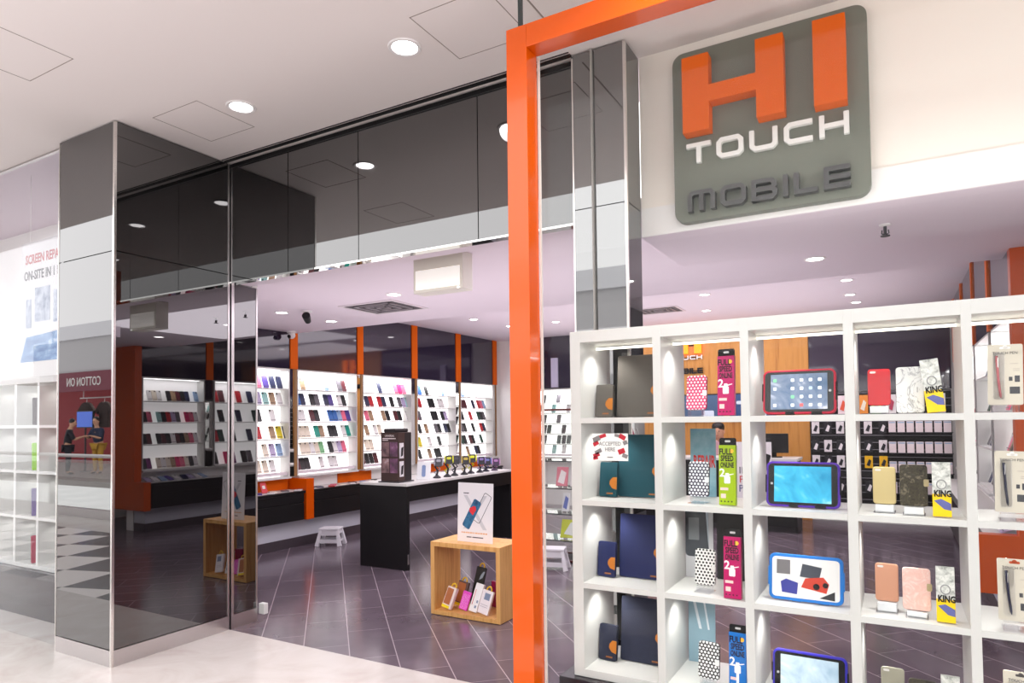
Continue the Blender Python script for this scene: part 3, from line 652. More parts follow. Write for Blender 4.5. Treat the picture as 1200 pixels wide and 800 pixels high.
def bay(base, u0, u1, zs, top, ztop, rows, label, wall, rz, brow, cw=.078, ch=.156, slots=11, depth=.17, zb=.85):
    """base: matrix of the wall (local x along, -y outward); lit box from u0 to u1"""
    w = u1 - u0; M = base @ Matrix.Translation((u0, 0, 0))
    r = thing('lit_shelf_bay', label, 'display shelf', M.translation, rz)
    obj('back_panel', B().box(0, w, depth - .012, depth, zb, ztop), backlit, r)
    for a in (0, w - .014): obj('side_panel', B().box(a, a + .014, 0, depth - .012, zb, ztop), white, r)
    obj('top_panel', B().box(.014, w - .014, 0, depth - .012, ztop - .014, ztop), white, r)
    obj('bottom_board', B().box(-.0, w, -.03, depth, zb - .02, zb), white, r)
    for z in zs: obj('shelf', B().box(.014, w - .014, .004, depth - .012, z - .012, z), acrylic if False else white, r)
    if len(zs) > 4: obj('sloping_rack', B().prism([(.014, zb + .02), (w - .014, zb + .02), (w - .014, zb + .055), (.014, zb + .055)], .03, .10), mat('rack_pale', (224, 214, 220), .4), r)
    lamp('bay_light', 'AREA', (w / 2, .05, ztop - .02), 4.0, w * .9, (1, .98, 1), parent=r, sy=.05)
    zz = list(zs) + ([zb + .056] if len(zs) > 4 else [])
    for q, (z, row) in enumerate(zip(zz, rows)):
        n = 0
        for s, ch_ in enumerate(row):
            if ch_ in '. ': continue
            n += 1
            u = .085 + s * (w - .17) / (slots - 1)
            o = bpy.data.objects.new('phone_case', case_mesh(ch_, cw, ch)); C.objects.link(o)
            lean = .34 if q < 6 else .5
            o.matrix_world = M @ Matrix.Translation((u, .075, z + .0045)) @ Matrix.Rotation(random.uniform(-.04, .04), 4, 'Z') @ Matrix.Rotation(-lean, 4, 'X')
            rn = 'lowest' if q == len(zz) - 1 else ('top' if q == 0 else ORD[q])
            tag(o, '%s phone case, %s from left, %s shelf, %s' % (PAL[ch_][0], ORD[n - 1], rn, wall), 'phone case', 'phone cases on the lit wall shelves')
    return r
XL = -6.40
baseL = Matrix.Translation((XL, 0, 0)) @ Matrix.Rotation(PI / 2, 4, 'Z')
ZSL = [1.918, 1.72, 1.515, 1.31, 1.10]
LB = [(4.54, 5.74), (5.86, 6.92), (7.04, 8.12), (8.26, 9.31), (9.46, 10.51)]
RL = [['.....nnpvnn', '.....cwlatw', '......kk.w.', '.....nwr.tyn', '......w.clb', '......cccw.'],
      ['.t..wwb..gm', 'Bn.kg.nv.wk', 'ww.mk..BBbpvP', 'ccc.Gt.kk.wG', '.ccwcE.kwlp', 'mkk..w.ww..'],
      ['.w..n.w.pPp', '.nr.rn.k.gla', '.pt..tk.mk.ww', '.t.wc......', '.cc.........', 'mkkm.......'],
      ['BB.k...wb..', 'kr..kk.ww..', 'rg...kk.kl..', '.k.t..gk.nk', 'Ey..w..k...', '.k..t.kk...'],
      ['.b.w..w....', '.mm..n.rpb..', '.k..r..dkg..', '.gk..k..rn.', '.dk.mk..d..', 'k..t..nk...']]
for k, ((u0, u1), rows) in enumerate(zip(LB, RL)):
    nm = ['lit white bay nearest the entrance', 'second lit bay from the entrance', 'third lit bay from the entrance', 'fourth lit bay from the entrance', 'lit bay farthest from the entrance'][k]
    rows = [q[:12] for q in rows]
    bay(baseL, u0, u1, ZSL, 0, 2.162, rows, 'white backlit phone case shelves, ' + nm + ' on the left wall', ['left wall bay nearest the entrance', 'second left wall bay', 'third left wall bay', 'fourth left wall bay', 'farthest left wall bay'][k], PI / 2, 'left', slots=12 if k == 1 else 11)
    top = 2.61 if u1 < 5.8 else 2.985
    struct('wall_left_panel', B().box(XL - .03, XL - .002, u0 if k else 3.6, u1, 2.166, top - .002), dark_gloss)
POSTS = [(5.74, 5.86), (6.92, 7.04), (8.12, 8.26), (9.31, 9.46), (10.51, 10.65)]
wood_brown = mat('brown_wood_edge', (150, 112, 70), .5)
for k, (a, c) in enumerate(POSTS):
    struct('trim_%d' % (10 + k), B().box(XL - .05, XL + .012, a + .002, c - .002, 2.166, (2.609 if k == 0 else 2.984)), orange_flat, 'orange post between the dark upper panels of the left wall', 'trim')
    struct('trim_%d' % (20 + k), B().box(XL - .05, XL - .01, a + .002, c - (.05 if k else .04), .85, 2.164), mirror)
    struct('trim_%d' % (30 + k), B().box(XL - .05, XL - .004, c - .046, c - .004, .85, 2.164), wood_brown)
# low cabinets, worktop and plinth of the left wall
WF = -6.19
wt = thing('worktop', 'long black worktop under the lit bays of the left wall', 'worktop', (-6.4, 7.06, .655))
obj('slab', B().box(-.2, .21, -3.44, 3.44, 0, .03, .002), black, wt)
obj('white_inlay', B().box(-.18, .17, -3.43, 3.43, .0305, .033), white, wt)
DC_ = [(3.64, 4.62), (4.63, 5.78), (5.93, 7.05), (7.06, 8.2), (8.21, 9.35), (9.36, 10.49)]
for k, (a, c) in enumerate(DC_):
    r = thing('drawer_cabinet', 'black low drawer cabinet, %s from the entrance under the left worktop' % ORD[k], 'cabinet', (XL, (a + c) / 2, 0), group='black drawer cabinets of the left wall'); h = (c - a) / 2 - .004
    obj('body', B().box(-.19, .19, -h, h, .335, .654), black, r)
    obj('drawer', B().box(.19, .206, -h + .004, h - .004, .55, .65, .001), black, r); obj('drawer', B().box(.19, .206, -h + .004, h - .004, .34, .538, .001), black, r)
struct('trim_40', B().box(XL - .2, WF + .012, 5.795, 5.915, .335, .828), orange, 'orange pillar between the low black cabinets', 'trim')
struct('baseboard_left', B().box(XL - .2, XL + .06, 3.52, 10.6, .115, .333), mat('kick_white', (206, 208, 218), .3), 'white recessed kick board of the left wall', 'baseboard')
struct('baseboard_left_tile', B().box(XL - .2, XL + .065, 3.52, 10.6, 0, .114), mat('skirting_tile', (70, 62, 68), .3))
struct('wall_left_backsplash', B().box(XL - .2, XL - .10, 3.52, 10.6, .69, .828), white_p)
for k, (a, c) in enumerate([(5.30, 5.78), (6.64, 7.29), (8.5, 9.2), (9.9, 10.55)]):
    struct('trim_%d' % (41 + k), B().box(XL - .1, XL - .08, a, c, .69, .828), orange_flat, 'orange backsplash panel above the left worktop', 'trim')
random.seed(3)
fl = ['P', 'v', 'w', 'c', 'g', 'w', 'k', 'n', 'r', 'P', 'c', 'w', 'k', 'b', 'w', 'k']
for k, c in enumerate(fl):
    y = 5.02 + .13 * k + (.17 if k > 5 else 0)
    o = bpy.data.objects.new('boxed_case', case_mesh(c)); C.objects.link(o)
    o.matrix_world = Matrix.Translation((-6.30 + .05 * (k % 3), y, .6885)) @ Matrix.Rotation(random.uniform(.6, 1.2), 4, 'Z') @ Matrix.Rotation(-PI / 2, 4, 'X')
    tag(o, '%s phone case lying flat on the left worktop, %s from the entrance end' % (PAL[c][0], ORD[k] if k < 14 else ('second to last' if k == 14 else 'last')), 'phone case', 'phone cases lying on the worktop')
r = thing('upright_case_card', 'red phone case propped upright on the left worktop near the entrance', 'phone case', (-6.36, 5.33, .689), rot=(-.4, 0, PI / 2))
obj('shell', B().rr(.08, .13, .01, -.01, 0), mat('case_red', PAL['r'][1], .3), r); obj('print_label', B().rr(.04, .04, .005, -.011, -.01, z=.05), white, r)

# right wall: same system, fewer and taller shelves
XR = .70
baseR = Matrix.Translation((XR, 0, 0)) @ Matrix.Rotation(-PI / 2, 4, 'Z')
ZSR = [1.84, 1.53, 1.215]
RB = [(5.59, 6.57), (6.74, 7.78), (7.92, 8.96), (9.10, 10.14)]
RR = [['b.nkmtk.wcw', 'wpP.glrka.pk', 'wptkmwkmk.mk', 'wkcpPtcwc.uk'], ['n.n.r..mr', '.d..n..k.', 'g.n..k.dr', 'n.gk.uP.k'], ['k.w.p..n.g.', '.r.k..w.t..', 'w.p.k.n...', '.k.w..g...'], ['w.k..n.r...', '.p.w..k....', '.w.t.n....', 'k..w.p....']]
for k, ((a, c), rows) in enumerate(zip(RB, RR)):
    nm = ['right wall bay nearest the shopfront', 'second right wall bay', 'third right wall bay', 'farthest right wall bay'][k]
    M = baseR; big = k == 1
    bay(M, -c, -a, ZSR + [.862], 0, 2.18, [q[:12] for q in rows], 'white backlit shelves of the ' + nm, nm, -PI / 2, 'left', cw=.10 if big else .070, ch=.2 if big else .16, slots=9 if big else 12)
    top = 2.61 if c < 5.8 else 2.985
    struct('wall_right_panel', B().box(XR + .002, XR + .03, a - .02, c + .02, 2.184, top - .002), dark_gloss)
for k, (a, c) in enumerate([(6.57, 6.74), (7.78, 7.92), (8.96, 9.10), (10.14, 10.30)]):
    struct('trim_%d' % (50 + k), B().box(XR - .012, XR + .05, a + .025, c - .025, 2.184, 2.984), orange_flat, 'orange post between the dark upper panels of the right wall', 'trim')
    struct('trim_%d' % (60 + k), B().box(XR + .01, XR + .05, a + .02, c - .02, .85, 2.182), mirror)
ep = sempty('wall_right_end', 'orange end panel closing the right wall shelving', 'panel')
struct('upper_panel', B().box(XR, 1.2, 5.48, 5.58, .70, 2.609), mat('orange_end_panel', (206, 84, 22), .3), parent=ep)
struct('lower_panel', B().box(.475, 1.2, 5.48, 5.58, .31, .70), mat('orange_end_panel', (206, 84, 22), .3), parent=ep)
wr = thing('worktop', 'black worktop along the right wall under lit shelves', 'worktop', (.69, 7.94, .655))
obj('slab', B().box(-.21, .21, -2.35, 2.35, 0, .03, .002), black, wr); obj('white_inlay', B().box(-.17, .19, -2.34, 2.34, .0305, .033), white, wr)
for k in range(4):
    a, c = 5.6 + 1.17 * k, 5.6 + 1.17 * (k + 1) - .01
    r = thing('drawer_cabinet', 'black low drawer cabinet, %s from the shopfront along the right wall' % ORD[k], 'cabinet', (.69, (a + c) / 2, 0), group='black drawer cabinets of the right wall'); h = (c - a) / 2 - .004
    obj('body', B().box(-.19, .2, -h, h, .335, .654), black, r)
    obj('drawer', B().box(-.206, -.19, -h + .004, h - .004, .55, .65, .001), black, r); obj('drawer', B().box(-.206, -.19, -h + .004, h - .004, .34, .538, .001), black, r)
struct('baseboard_right', B().box(XR - .06, .9, 5.6, 10.3, .115, .333), mat('kick_white', (206, 208, 218), .3), 'white recessed kick board of the right wall', 'baseboard')
struct('baseboard_right_tile', B().box(XR - .065, .9, 5.6, 10.3, 0, .114), mat('skirting_tile', (70, 62, 68), .3))
struct('wall_right_backsplash', B().box(XR + .1, XR + .2, 5.6, 10.3, .69, .828), white_p)
for k in range(9):
    c = 'lwbvwnlwb'[k]; o = bpy.data.objects.new('boxed_case', case_mesh(c)); C.objects.link(o)
    o.matrix_world = Matrix.Translation((.62, 5.66 + .11 * k, .6885)) @ Matrix.Rotation(-PI / 2 + random.uniform(-.2, .2), 4, 'Z') @ Matrix.Rotation(-1.2, 4, 'X')
    o.location.z = .6935
    tag(o, '%s phone case lying on the right worktop, %s from the orange end panel' % (PAL[c][0], ORD[k]), 'phone case', 'phone cases lying on the worktop')

# ================================================================== BACK WALL
struct('wall_back_timber', B().box(-3.62, -1.06, 10.64, 10.72, 0, 2.984), timber, 'timber veneer panel of the back wall behind the service counter', 'wall')
struct('wall_back_dark', B().box(-1.055, .69, 10.66, 10.72, 1.86, 2.984), dark_gloss, 'dark gloss panel above the accessory wall', 'wall')
struct('wall_back_dark_left', B().box(-5.80, -3.63, 10.66, 10.72, 2.06, 2.984), dark_gloss)
struct('trim_70', B().box(-5.26, -5.13, 10.63, 10.66, 2.08, 2.6), mat('pale_post', (196, 190, 214), .5))
baseB = Matrix.Translation((0, 10.55, 0))
bay(baseB, -5.78, -4.66, [1.80, 1.62, 1.44, 1.26, 1.08], 0, 2.04, ['k..k.wg..a..', 'g.k..a..wk.', 'a.kk..g...w', 'kk.kd..k.k.', 'd.dk..dkd..', '..w..a.w..'], 'white backlit phone case shelves on the back wall', 'back wall bay', 0, 'left')
# sign on the timber
bs = thing('wall_sign', 'orange and dark raised lettering on the timber back wall', 'sign', (-2.85, 10.64, 2.2))
b = B()
for x0, x1, z0, z1 in ((-.26, -.17, .33, .62), (-.05, .04, .33, .62), (-.17, -.05, .44, .50)): b.box(x0, x1, -.05, -.015, z0, z1)
glow = mat('backlit_orange', (250, 120, 10), .4, emit=2.2)
obj('letter', b, glow, bs); obj('letter', B().box(.14, .25, -.05, -.015, .33, .62), glow, bs)
strokes('TOUCH', -.26, .26, .235, .30, .016, -.04, -.015, letter_white, bs); strokes('MOBILE', -.26, .265, .01, .10, .022, -.04, -.015, black_m, bs)
obj('mounting_rail', B().box(-.25, .25, -.015, 0, .45, .47).box(-.25, .25, -.015, 0, .26, .27).box(-.25, .25, -.015, 0, .05, .06), black_m, bs)
# accessory slat wall
sl = thing('slat_wall', 'black slatted accessory wall with hanging packs at the back', 'slat wall', (-.18, 10.66, 0))
b = B()
for i in range(17): b.box(-.87, .86, -.03, 0, .15 + .1 * i, .24 + .1 * i)
b.box(-.87, .86, -.012, 0, .15, 1.85); obj('slats', b, black_m, sl)
b = B()
for i in range(17): b.box(-.87, .86, -.0315, -.0301, .232 + .1 * i, .24 + .1 * i)
obj('slat_edges', b, mat('slat_edge', (150, 146, 154), .4), sl)
for z in (1.28, 1.0, .73, .45): obj('ledge', B().box(.12, .86, -.16, -.032, z - .012, z), dgrey, sl)
pk0 = None
for q, z in enumerate((1.281, 1.001, .731, .451)):
    for i in range(7):
        n = 'accessory_box'
        if pk0 is None:
            pk0 = thing(n, 'x', 'box', (0, 0, 0))
            obj('carton', B().box(-.043, .043, -.05, 0, 0, .15, .002), mat('carton_pale', (232, 218, 220), .5), pk0)
            obj('print_band', B().box(-.038, .038, -.051, -.050, .125, .14), mat('carton_band', (150, 178, 206), .5), pk0)
            o = pk0
        else: o = copy_tree(pk0)
        o.location = (-.015 + .106 * i, 10.545, z)
        tag(o, 'pale carton, %s from the left on the %s ledge of the slat wall' % (ORD[i], ['top', 'second', 'third', 'lowest'][q]), 'box', 'pale cartons on the slat wall ledges')
hp = {}
def hang(x, z, w, h, c1, c2, lab):
    key = (w, h, c1, c2)
    if key not in hp:
        r = thing('hanging_pack', 'x', 'accessory pack', (0, 0, 0))
        obj('pack_card', B().box(-w / 2, w / 2, -.012, -.004, -h, 0, .001), mat('pk_%s' % (c1,), c1, .4), r)
        obj('product', B().prism([(-w * .3, -h * .75), (w * .1, -h * .85), (w * .32, -h * .4), (w * .05, -h * .25)], -.020, -.012), mat('pk_%s' % (c2,), c2, .4), r)
        obj('hook', B().tube([(0, .04, -.015), (0, -.03, -.015), (0, -.036, -.008)], .003, 6), chrome, r)
        o = hp[key] = r
    else: o = copy_tree(hp[key])
    o.location = (x, 10.585, z); tag(o, lab, 'accessory pack', 'packs hanging on the slat wall')
W_, K_, Y_ = (238, 232, 234), (34, 32, 38), (244, 190, 20)
for q, z in enumerate((1.43, 1.17, .95, .60)):
    for i, x in enumerate((-.98, -.82, -.66, -.50, -.31, -.13)):
        c1, c2 = [(W_, K_), (K_, W_)][(q + i) % 2] if not (q == 2 and i > 3) else (Y_, K_)
        if i == 3: c1, c2 = Y_, W_
        hang(x, z, .10, .17, c1, c2, '%s accessory pack, %s from the left in the %s hanging row' % ({W_: 'white', K_: 'black', Y_: 'yellow'}[c1], ORD[i], ORD[q]))
for i, (x, c1, c2) in enumerate(((-.84, (230, 120, 90), (250, 230, 200)), (-.62, (246, 226, 230), (226, 90, 60)), (-.36, (240, 150, 60), (250, 240, 220)), (-.2, (120, 214, 60), (40, 90, 40)), (-.02, (236, 232, 232), (180, 60, 90)), (.3, (236, 232, 232), (60, 60, 70)), (.55, (236, 232, 232), (60, 60, 70)))):
    hang(x, 1.80, .12, .26, c1, c2, '%s toy-like pack, %s from the left in the topmost hanging row' % (['coral', 'pale pink', 'orange', 'green', 'white', 'white', 'white'][i], ORD[i]))

# service counter, screens, monitor, poster
sc = thing('service_counter', 'dark service counter in front of the timber back wall', 'counter', (-2.2, 9.55, 0))
obj('front_panel', B().box(-1.1, 1.1, -.25, -.22, .08, .93), black, sc); obj('side_panel', B().box(-1.1, -1.07, -.22, .25, .0, .93), black, sc); obj('side_panel', B().box(1.07, 1.1, -.22, .25, 0, .93), black, sc)
obj('worktop', B().box(-1.12, 1.12, -.28, .28, .93, .965, .003), white, sc); obj('plinth', B().box(-1.08, 1.08, -.2, -.18, 0, .08), dgrey, sc)
mo = thing('till_monitor', 'black till monitor at the right end of the service counter', 'monitor', (-1.40, 9.55, .965), rz=.15)
obj('foot', B().rr(.2, .14, .02, -.012, 0, M=Matrix.Rotation(-PI / 2, 4, 'X') @ Matrix.Translation((0, 0, -.07))), black_m, mo)
obj('neck', B().box(-.03, .03, .02, .05, .01, .12), black_m, mo); obj('housing', B().box(-.18, .18, -.02, .02, .06, .32, .006), black, mo); obj('logo_strip', B().box(-.12, -.04, -.0215, -.02, .24, .26), dgrey, mo)
for k, (x, c) in enumerate(((-2.62, (70, 96, 130)), (-1.85, (36, 70, 120)))):
    t = thing('wall_screen', ['grey-blue wall screen left behind the service counter', 'dark blue wall screen right behind the service counter'][k], 'screen', (x, 10.64, 1.46))
    obj('housing', B().box(-.34, .34, -.05, 0, 0, .42, .006), black, t); obj('panel', B().box(-.32, .32, -.053, -.05, .02, .40), mat('wall_screen_%d' % k, c, .15, emit=.12), t)
    obj('picture', B().rr(.16, .10, .02, -.055, -.053, x=.12, z=.06).rr(.10, .05, .02, -.055, -.053, x=-.18, z=.25), mat('screen_pic', (200, 210, 226), .3, emit=.3), t)
ps = thing('counter_poster', 'white poster with a phone picture on the front of the service counter', 'poster', (-1.66, 9.264, .42))
obj('sheet', B().box(-.27, .27, -.004, 0, 0, .76), mat('poster_white', (240, 236, 238), .5), ps)
obj('picture', B().rr(.12, .22, .02, -.006, -.004, x=.02, z=.42, M=Matrix.Rotation(.3, 4, 'Y')), black, ps)
for s, z, c in (('IN A', .34, black_m), ('PRO', .22, mat('leaflet_red', (200, 40, 30), .5)), ('PHO', .10, mat('poster_blue', (60, 70, 120), .5))): text('lettering', s, .13, c, ps, (-.02, -.0052, z), extrude=.0008)

# ================================================================== COUNTER ISLAND
ci = thing('display_counter', 'long black display counter with white top in the middle of the shop', 'counter', (-4.595, 5.34, 0))
obj('end_panel', B().box(-.31, .31, 0, .05, 0, .845, .002), black, ci); obj('end_panel', B().box(-.31, .31, 2.10, 2.16, 0, .845, .002), black, ci)
obj('apron', B().box(.265, .31, .05, 2.10, .69, .845, .002), black, ci); obj('apron', B().box(-.31, -.265, .05, 2.10, .69, .845, .002), black, ci)
obj('counter_top', B().box(-.312, .312, -.002, 2.162, .845, .870, .002), white, ci)
o = obj('hinge_plate', B().box(.311, .314, .012, .03, .06, .16), steel, ci); o['label'] = 'steel plate near the foot'
tw = thing('product_tower', 'brown cardboard display tower of small products on the black counter', 'display stand', (-4.57, 5.53, .870), rz=.04)
tw.scale = (.9, .9, 1)
obj('base_plate', B().box(-.15, .15, -.15, .15, 0, .012, .004), dgrey, tw)
obj('body', B().box(-.125, .125, -.125, .125, .012, .52, .003), mat('tower_brown', (62, 44, 40), .5), tw)
obj('header', B().rr(.16, .04, .015, -.125, .125, z=.52), mat('tower_black', (30, 26, 28), .5), tw)
obj('dark_flank', B().box(.124, .127, .0, .124, .02, .515), mat('tower_black', (30, 26, 28), .5), tw)
pkm = [noise_mat('tower_photo_%d' % i, s, 9, .4) for i, s in enumerate(([(.35, (70, 56, 60)), (.6, (150, 120, 120)), (.75, (214, 200, 204))], [(.35, (60, 50, 56)), (.6, (120, 80, 110)), (.75, (190, 150, 180))]))]
for i, (x, z) in enumerate(((-.062, .27), (.06, .27), (-.062, .10), (.06, .10))): obj('picture', B().box(x - .055, x + .055, -.128, -.125, z, z + .15), pkm[i % 2], tw)
for z in (.06, .25): o = obj('product_card', B().box(.125, .131, -.105, -.03, z, z + .16), mat('tower_card', (222, 220, 224), .4), tw); obj('product', B().prism([(-.02, z + .02), (.012, z + .03), (.022, z + .12), (-.012, z + .11)], -.004, 0, M=Matrix.Translation((.135, -.067, 0)) @ Matrix.Rotation(PI / 2, 4, 'Z')), black_m, o)
text('lettering', 'UNIVERSAL', .030, mat('tower_ink', (226, 216, 214), .5), tw, (.0, -.1255, .475), extrude=.0005, sx=.9)
obj('print_line', B().box(-.1, .09, -.1265, -.125, .452, .462).box(-.1, -.02, -.1265, -.125, .436, .444), mat('tower_ink', (226, 216, 214), .5), tw)
# clear ramp and phone holders standing along the counter
rp = thing('clear_ramp_stand', 'clear wedge shaped stand next to the brown tower on the counter', 'stand', (-4.45, 5.84, .870), rz=.5)
obj('slope', B().box(-.075, .075, -.005, .0, 0, .20, .001, M=Matrix.Rotation(-.35, 4, 'X')), mat('frosted_acrylic', (228, 230, 232), .3), rp); obj('foot', B().box(-.075, .075, -.0, .09, 0, .004), acrylic, rp)
obj('sample_band', B().rr(.04, .13, .015, -.012, -.006, z=.03, M=Matrix.Rotation(-.35, 4, 'X')), mat('band_blue', (120, 140, 180), .4), rp)
HCOL = [((40, 40, 46), (150, 150, 160)), ((26, 26, 30), (206, 210, 40)), ((30, 30, 34), (60, 60, 70)), ((24, 24, 30), (190, 170, 60)), ((30, 28, 40), (214, 220, 30)), ((26, 26, 34), (130, 110, 170)), ((30, 30, 44), (110, 120, 180)), ((60, 40, 70), (170, 120, 170))]
HL = ['grey', 'black and lime', 'plain black', 'black and gold', 'black and bright yellow', 'black and mauve', 'navy and blue', 'purple']
for k, (c1, c2) in enumerate(HCOL):
    y = 6.06 + .172 * k; h = [.20, .23, .21, .19, .21, .15, .12, .09][k]
    r = thing('phone_holder', '%s phone holder, %s from the brown tower along the counter' % (HL[k], ORD[k]), 'phone holder', (-4.43 + .02 * (k % 2), y, .870), rz=.6, group='phone holders on the counter')
    m1, m2 = mat('hold_%d' % k, c1, .35), mat('holdc_%d' % k, c2, .35)
    obj('suction_base', B().lathe([(.045, 0), (.042, .012), (.02, .028), (.012, .04)], 16), m1, r)
    obj('arm', B().tube([(0, 0, .035), (.01, .01, h * .4), (-.02, .0, h * .62), (.02, -.01, h * .8)], .011, 8), m1, r, smooth=True)
    obj('arm', B().tube([(0, 0, .035), (-.03, .02, h * .3), (.035, .01, h * .5), (.0, -.01, h * .72)], .008, 8), m2, r, smooth=True)
    cl = obj('clamp', B().rr(.075, .10, .014, -.02, -.005, M=Matrix.Translation((.02, -.01, h * .62)) @ Matrix.Rotation(-.4, 4, 'X')), m1, r)
    obj('grip', B().box(-.052, -.038, -.045, -.005, .01, .09, .004, M=Matrix.Translation((.02, -.01, h * .62)) @ Matrix.Rotation(-.4, 4, 'X')), m2, cl)
    obj('grip', B().box(.038, .052, -.045, -.005, .01, .09, .004, M=Matrix.Translation((.02, -.01, h * .62)) @ Matrix.Rotation(-.4, 4, 'X')), m2, cl)
    obj('pad', B().rr(.05, .03, .01, -.024, -.02, z=.05, M=Matrix.Translation((.02, -.01, h * .62)) @ Matrix.Rotation(-.4, 4, 'X')), m2, cl)

# ================================================================== WOODEN CUBE, CARD AND PACKETS
wc = thing('wooden_display_cube', 'open beech veneer display cube on the tiled floor', 'display cube', (-2.855, 4.245, 0))
w, d, h, t = .315, .36, .563, .035
obj('bottom_board', B().box(-w, w, 0, d, .004, t, .001), beech, wc); obj('top_board', B().box(-w, w, 0, d, h - t, h, .001), beech, wc)
obj('side_board', B().box(-w, -w + t, 0, d, t, h - t), beech, wc); obj('side_board', B().box(w - t, w, 0, d, t, h - t), beech, wc)
obj('foot_glide', B().box(-w + .03, w - .03, .05, d - .05, 0, .004), black_m, wc)
pc = thing('promotional_card', 'white promotional card with a blue phone picture on the wooden cube', 'card', (-2.83, 4.36, h), rot=(-.04, 0, -.02))
obj('sheet', B().box(-.163, .163, -.005, 0, 0, .455), mat('card_white', (236, 232, 236), .4), pc)
gx = mat('x_grey', (206, 204, 210), .4)
obj('cross_print', B().prism([(-.11, .36), (-.075, .36), (.11, .10), (.075, .10)], -.0056, -.005).prism([(.075, .36), (.11, .36), (-.075, .10), (-.11, .10)], -.0056, -.005), gx, pc)
def rot2(pts, a, cx, cz): c, s = math.cos(a), math.sin(a); return [(cx + x * c - z * s, cz + x * s + z * c) for x, z in pts]
def rrp(w, h, r, n=4):
    out = []
    for cx, cz, a in ((w / 2 - r, h / 2 - r, 0), (-w / 2 + r, h / 2 - r, 90), (-w / 2 + r, -h / 2 + r, 180), (w / 2 - r, -h / 2 + r, 270)):
        for k in range(n + 1): q = math.radians(a + 90 * k / n); out.append((cx + r * math.cos(q), cz + r * math.sin(q)))
    return out
obj('phone_picture', B().prism(rot2(rrp(.075, .24, .015), -.50, -.03, .215), -.0066, -.0056), noise_mat('x_blue', [(.35, (30, 70, 110)), (.6, (60, 120, 160)), (.75, (24, 40, 70))], 22, .3), pc)
obj('heart_picture', B().prism([(-.052, .235), (-.02, .205), (.012, .25), (.006, .275), (-.014, .278), (-.028, .270), (-.050, .262)], -.0072, -.0066), mat('x_red', (222, 50, 60), .4), pc)
ol = B(); P0 = rot2(rrp(.075, .24, .015), -.50, .065, .265); P1 = rot2(rrp(.067, .232, .012), -.50, .065, .265)
for i in range(len(P0)):
    j = (i + 1) % len(P0); ol.prism([P0[i], P0[j], P1[j], P1[i]], -.0062, -.0056)
obj('outline_picture', ol, mat('x_line', (60, 58, 64), .4), pc)
b = B(); x = -.125
for q in (.018, .022, .02, .02, .024, .014, .012, .026, .02, .024, .022, .022): b.box(x, x + q - .005, -.0056, -.005, .066, .076); x += q
obj('print_line', b, mat('x_orange', (226, 170, 120), .5), pc)
obj('print_line', B().box(-.075, -.03, -.0056, -.005, .034, .042).box(-.022, .078, -.0056, -.005, .034, .042).box(-.11, -.06, -.0056, -.005, .372, .379), mat('x_ink', (80, 72, 84), .5), pc)
HK = mat('hook_yellow', (228, 184, 40), .4)
PKT = [('tan boxed phone packet with a yellow foot leaning in the cube', -.195, .055, .088, .165, .03, (176, 104, 62), (238, 206, 40), .20, .32, 'white', True),
       ('dark windowed packet behind the tan one in the cube', -.155, .17, .10, .19, .02, (96, 76, 74), (220, 190, 190), .12, .22, 'dark', True),
       ('bright pink sparkling phone packet in the cube', -.07, .085, .078, .14, .012, (226, 70, 190), (246, 130, 220), .16, .30, 'pink', False),
       ('tall black packet with yellow hook at the back of the cube', -.055, .235, .09, .30, .02, (34, 34, 34), (150, 160, 170), .10, .22, 'black', True),
       ('tall white slim packet in the middle of the cube', .03, .075, .075, .215, .018, (240, 236, 238), (200, 96, 96), .14, .34, 'white', False),
       ('white packet with a grey picture and yellow hook, right in the cube', .135, .055, .10, .175, .022, (238, 228, 232), (120, 134, 160), .16, .28, 'white', True),
       ('magenta box lying at the back right corner of the cube', .12, .29, .10, .20, .03, (140, 10, 70), (120, 8, 60), .05, .0, 'magenta', False)]
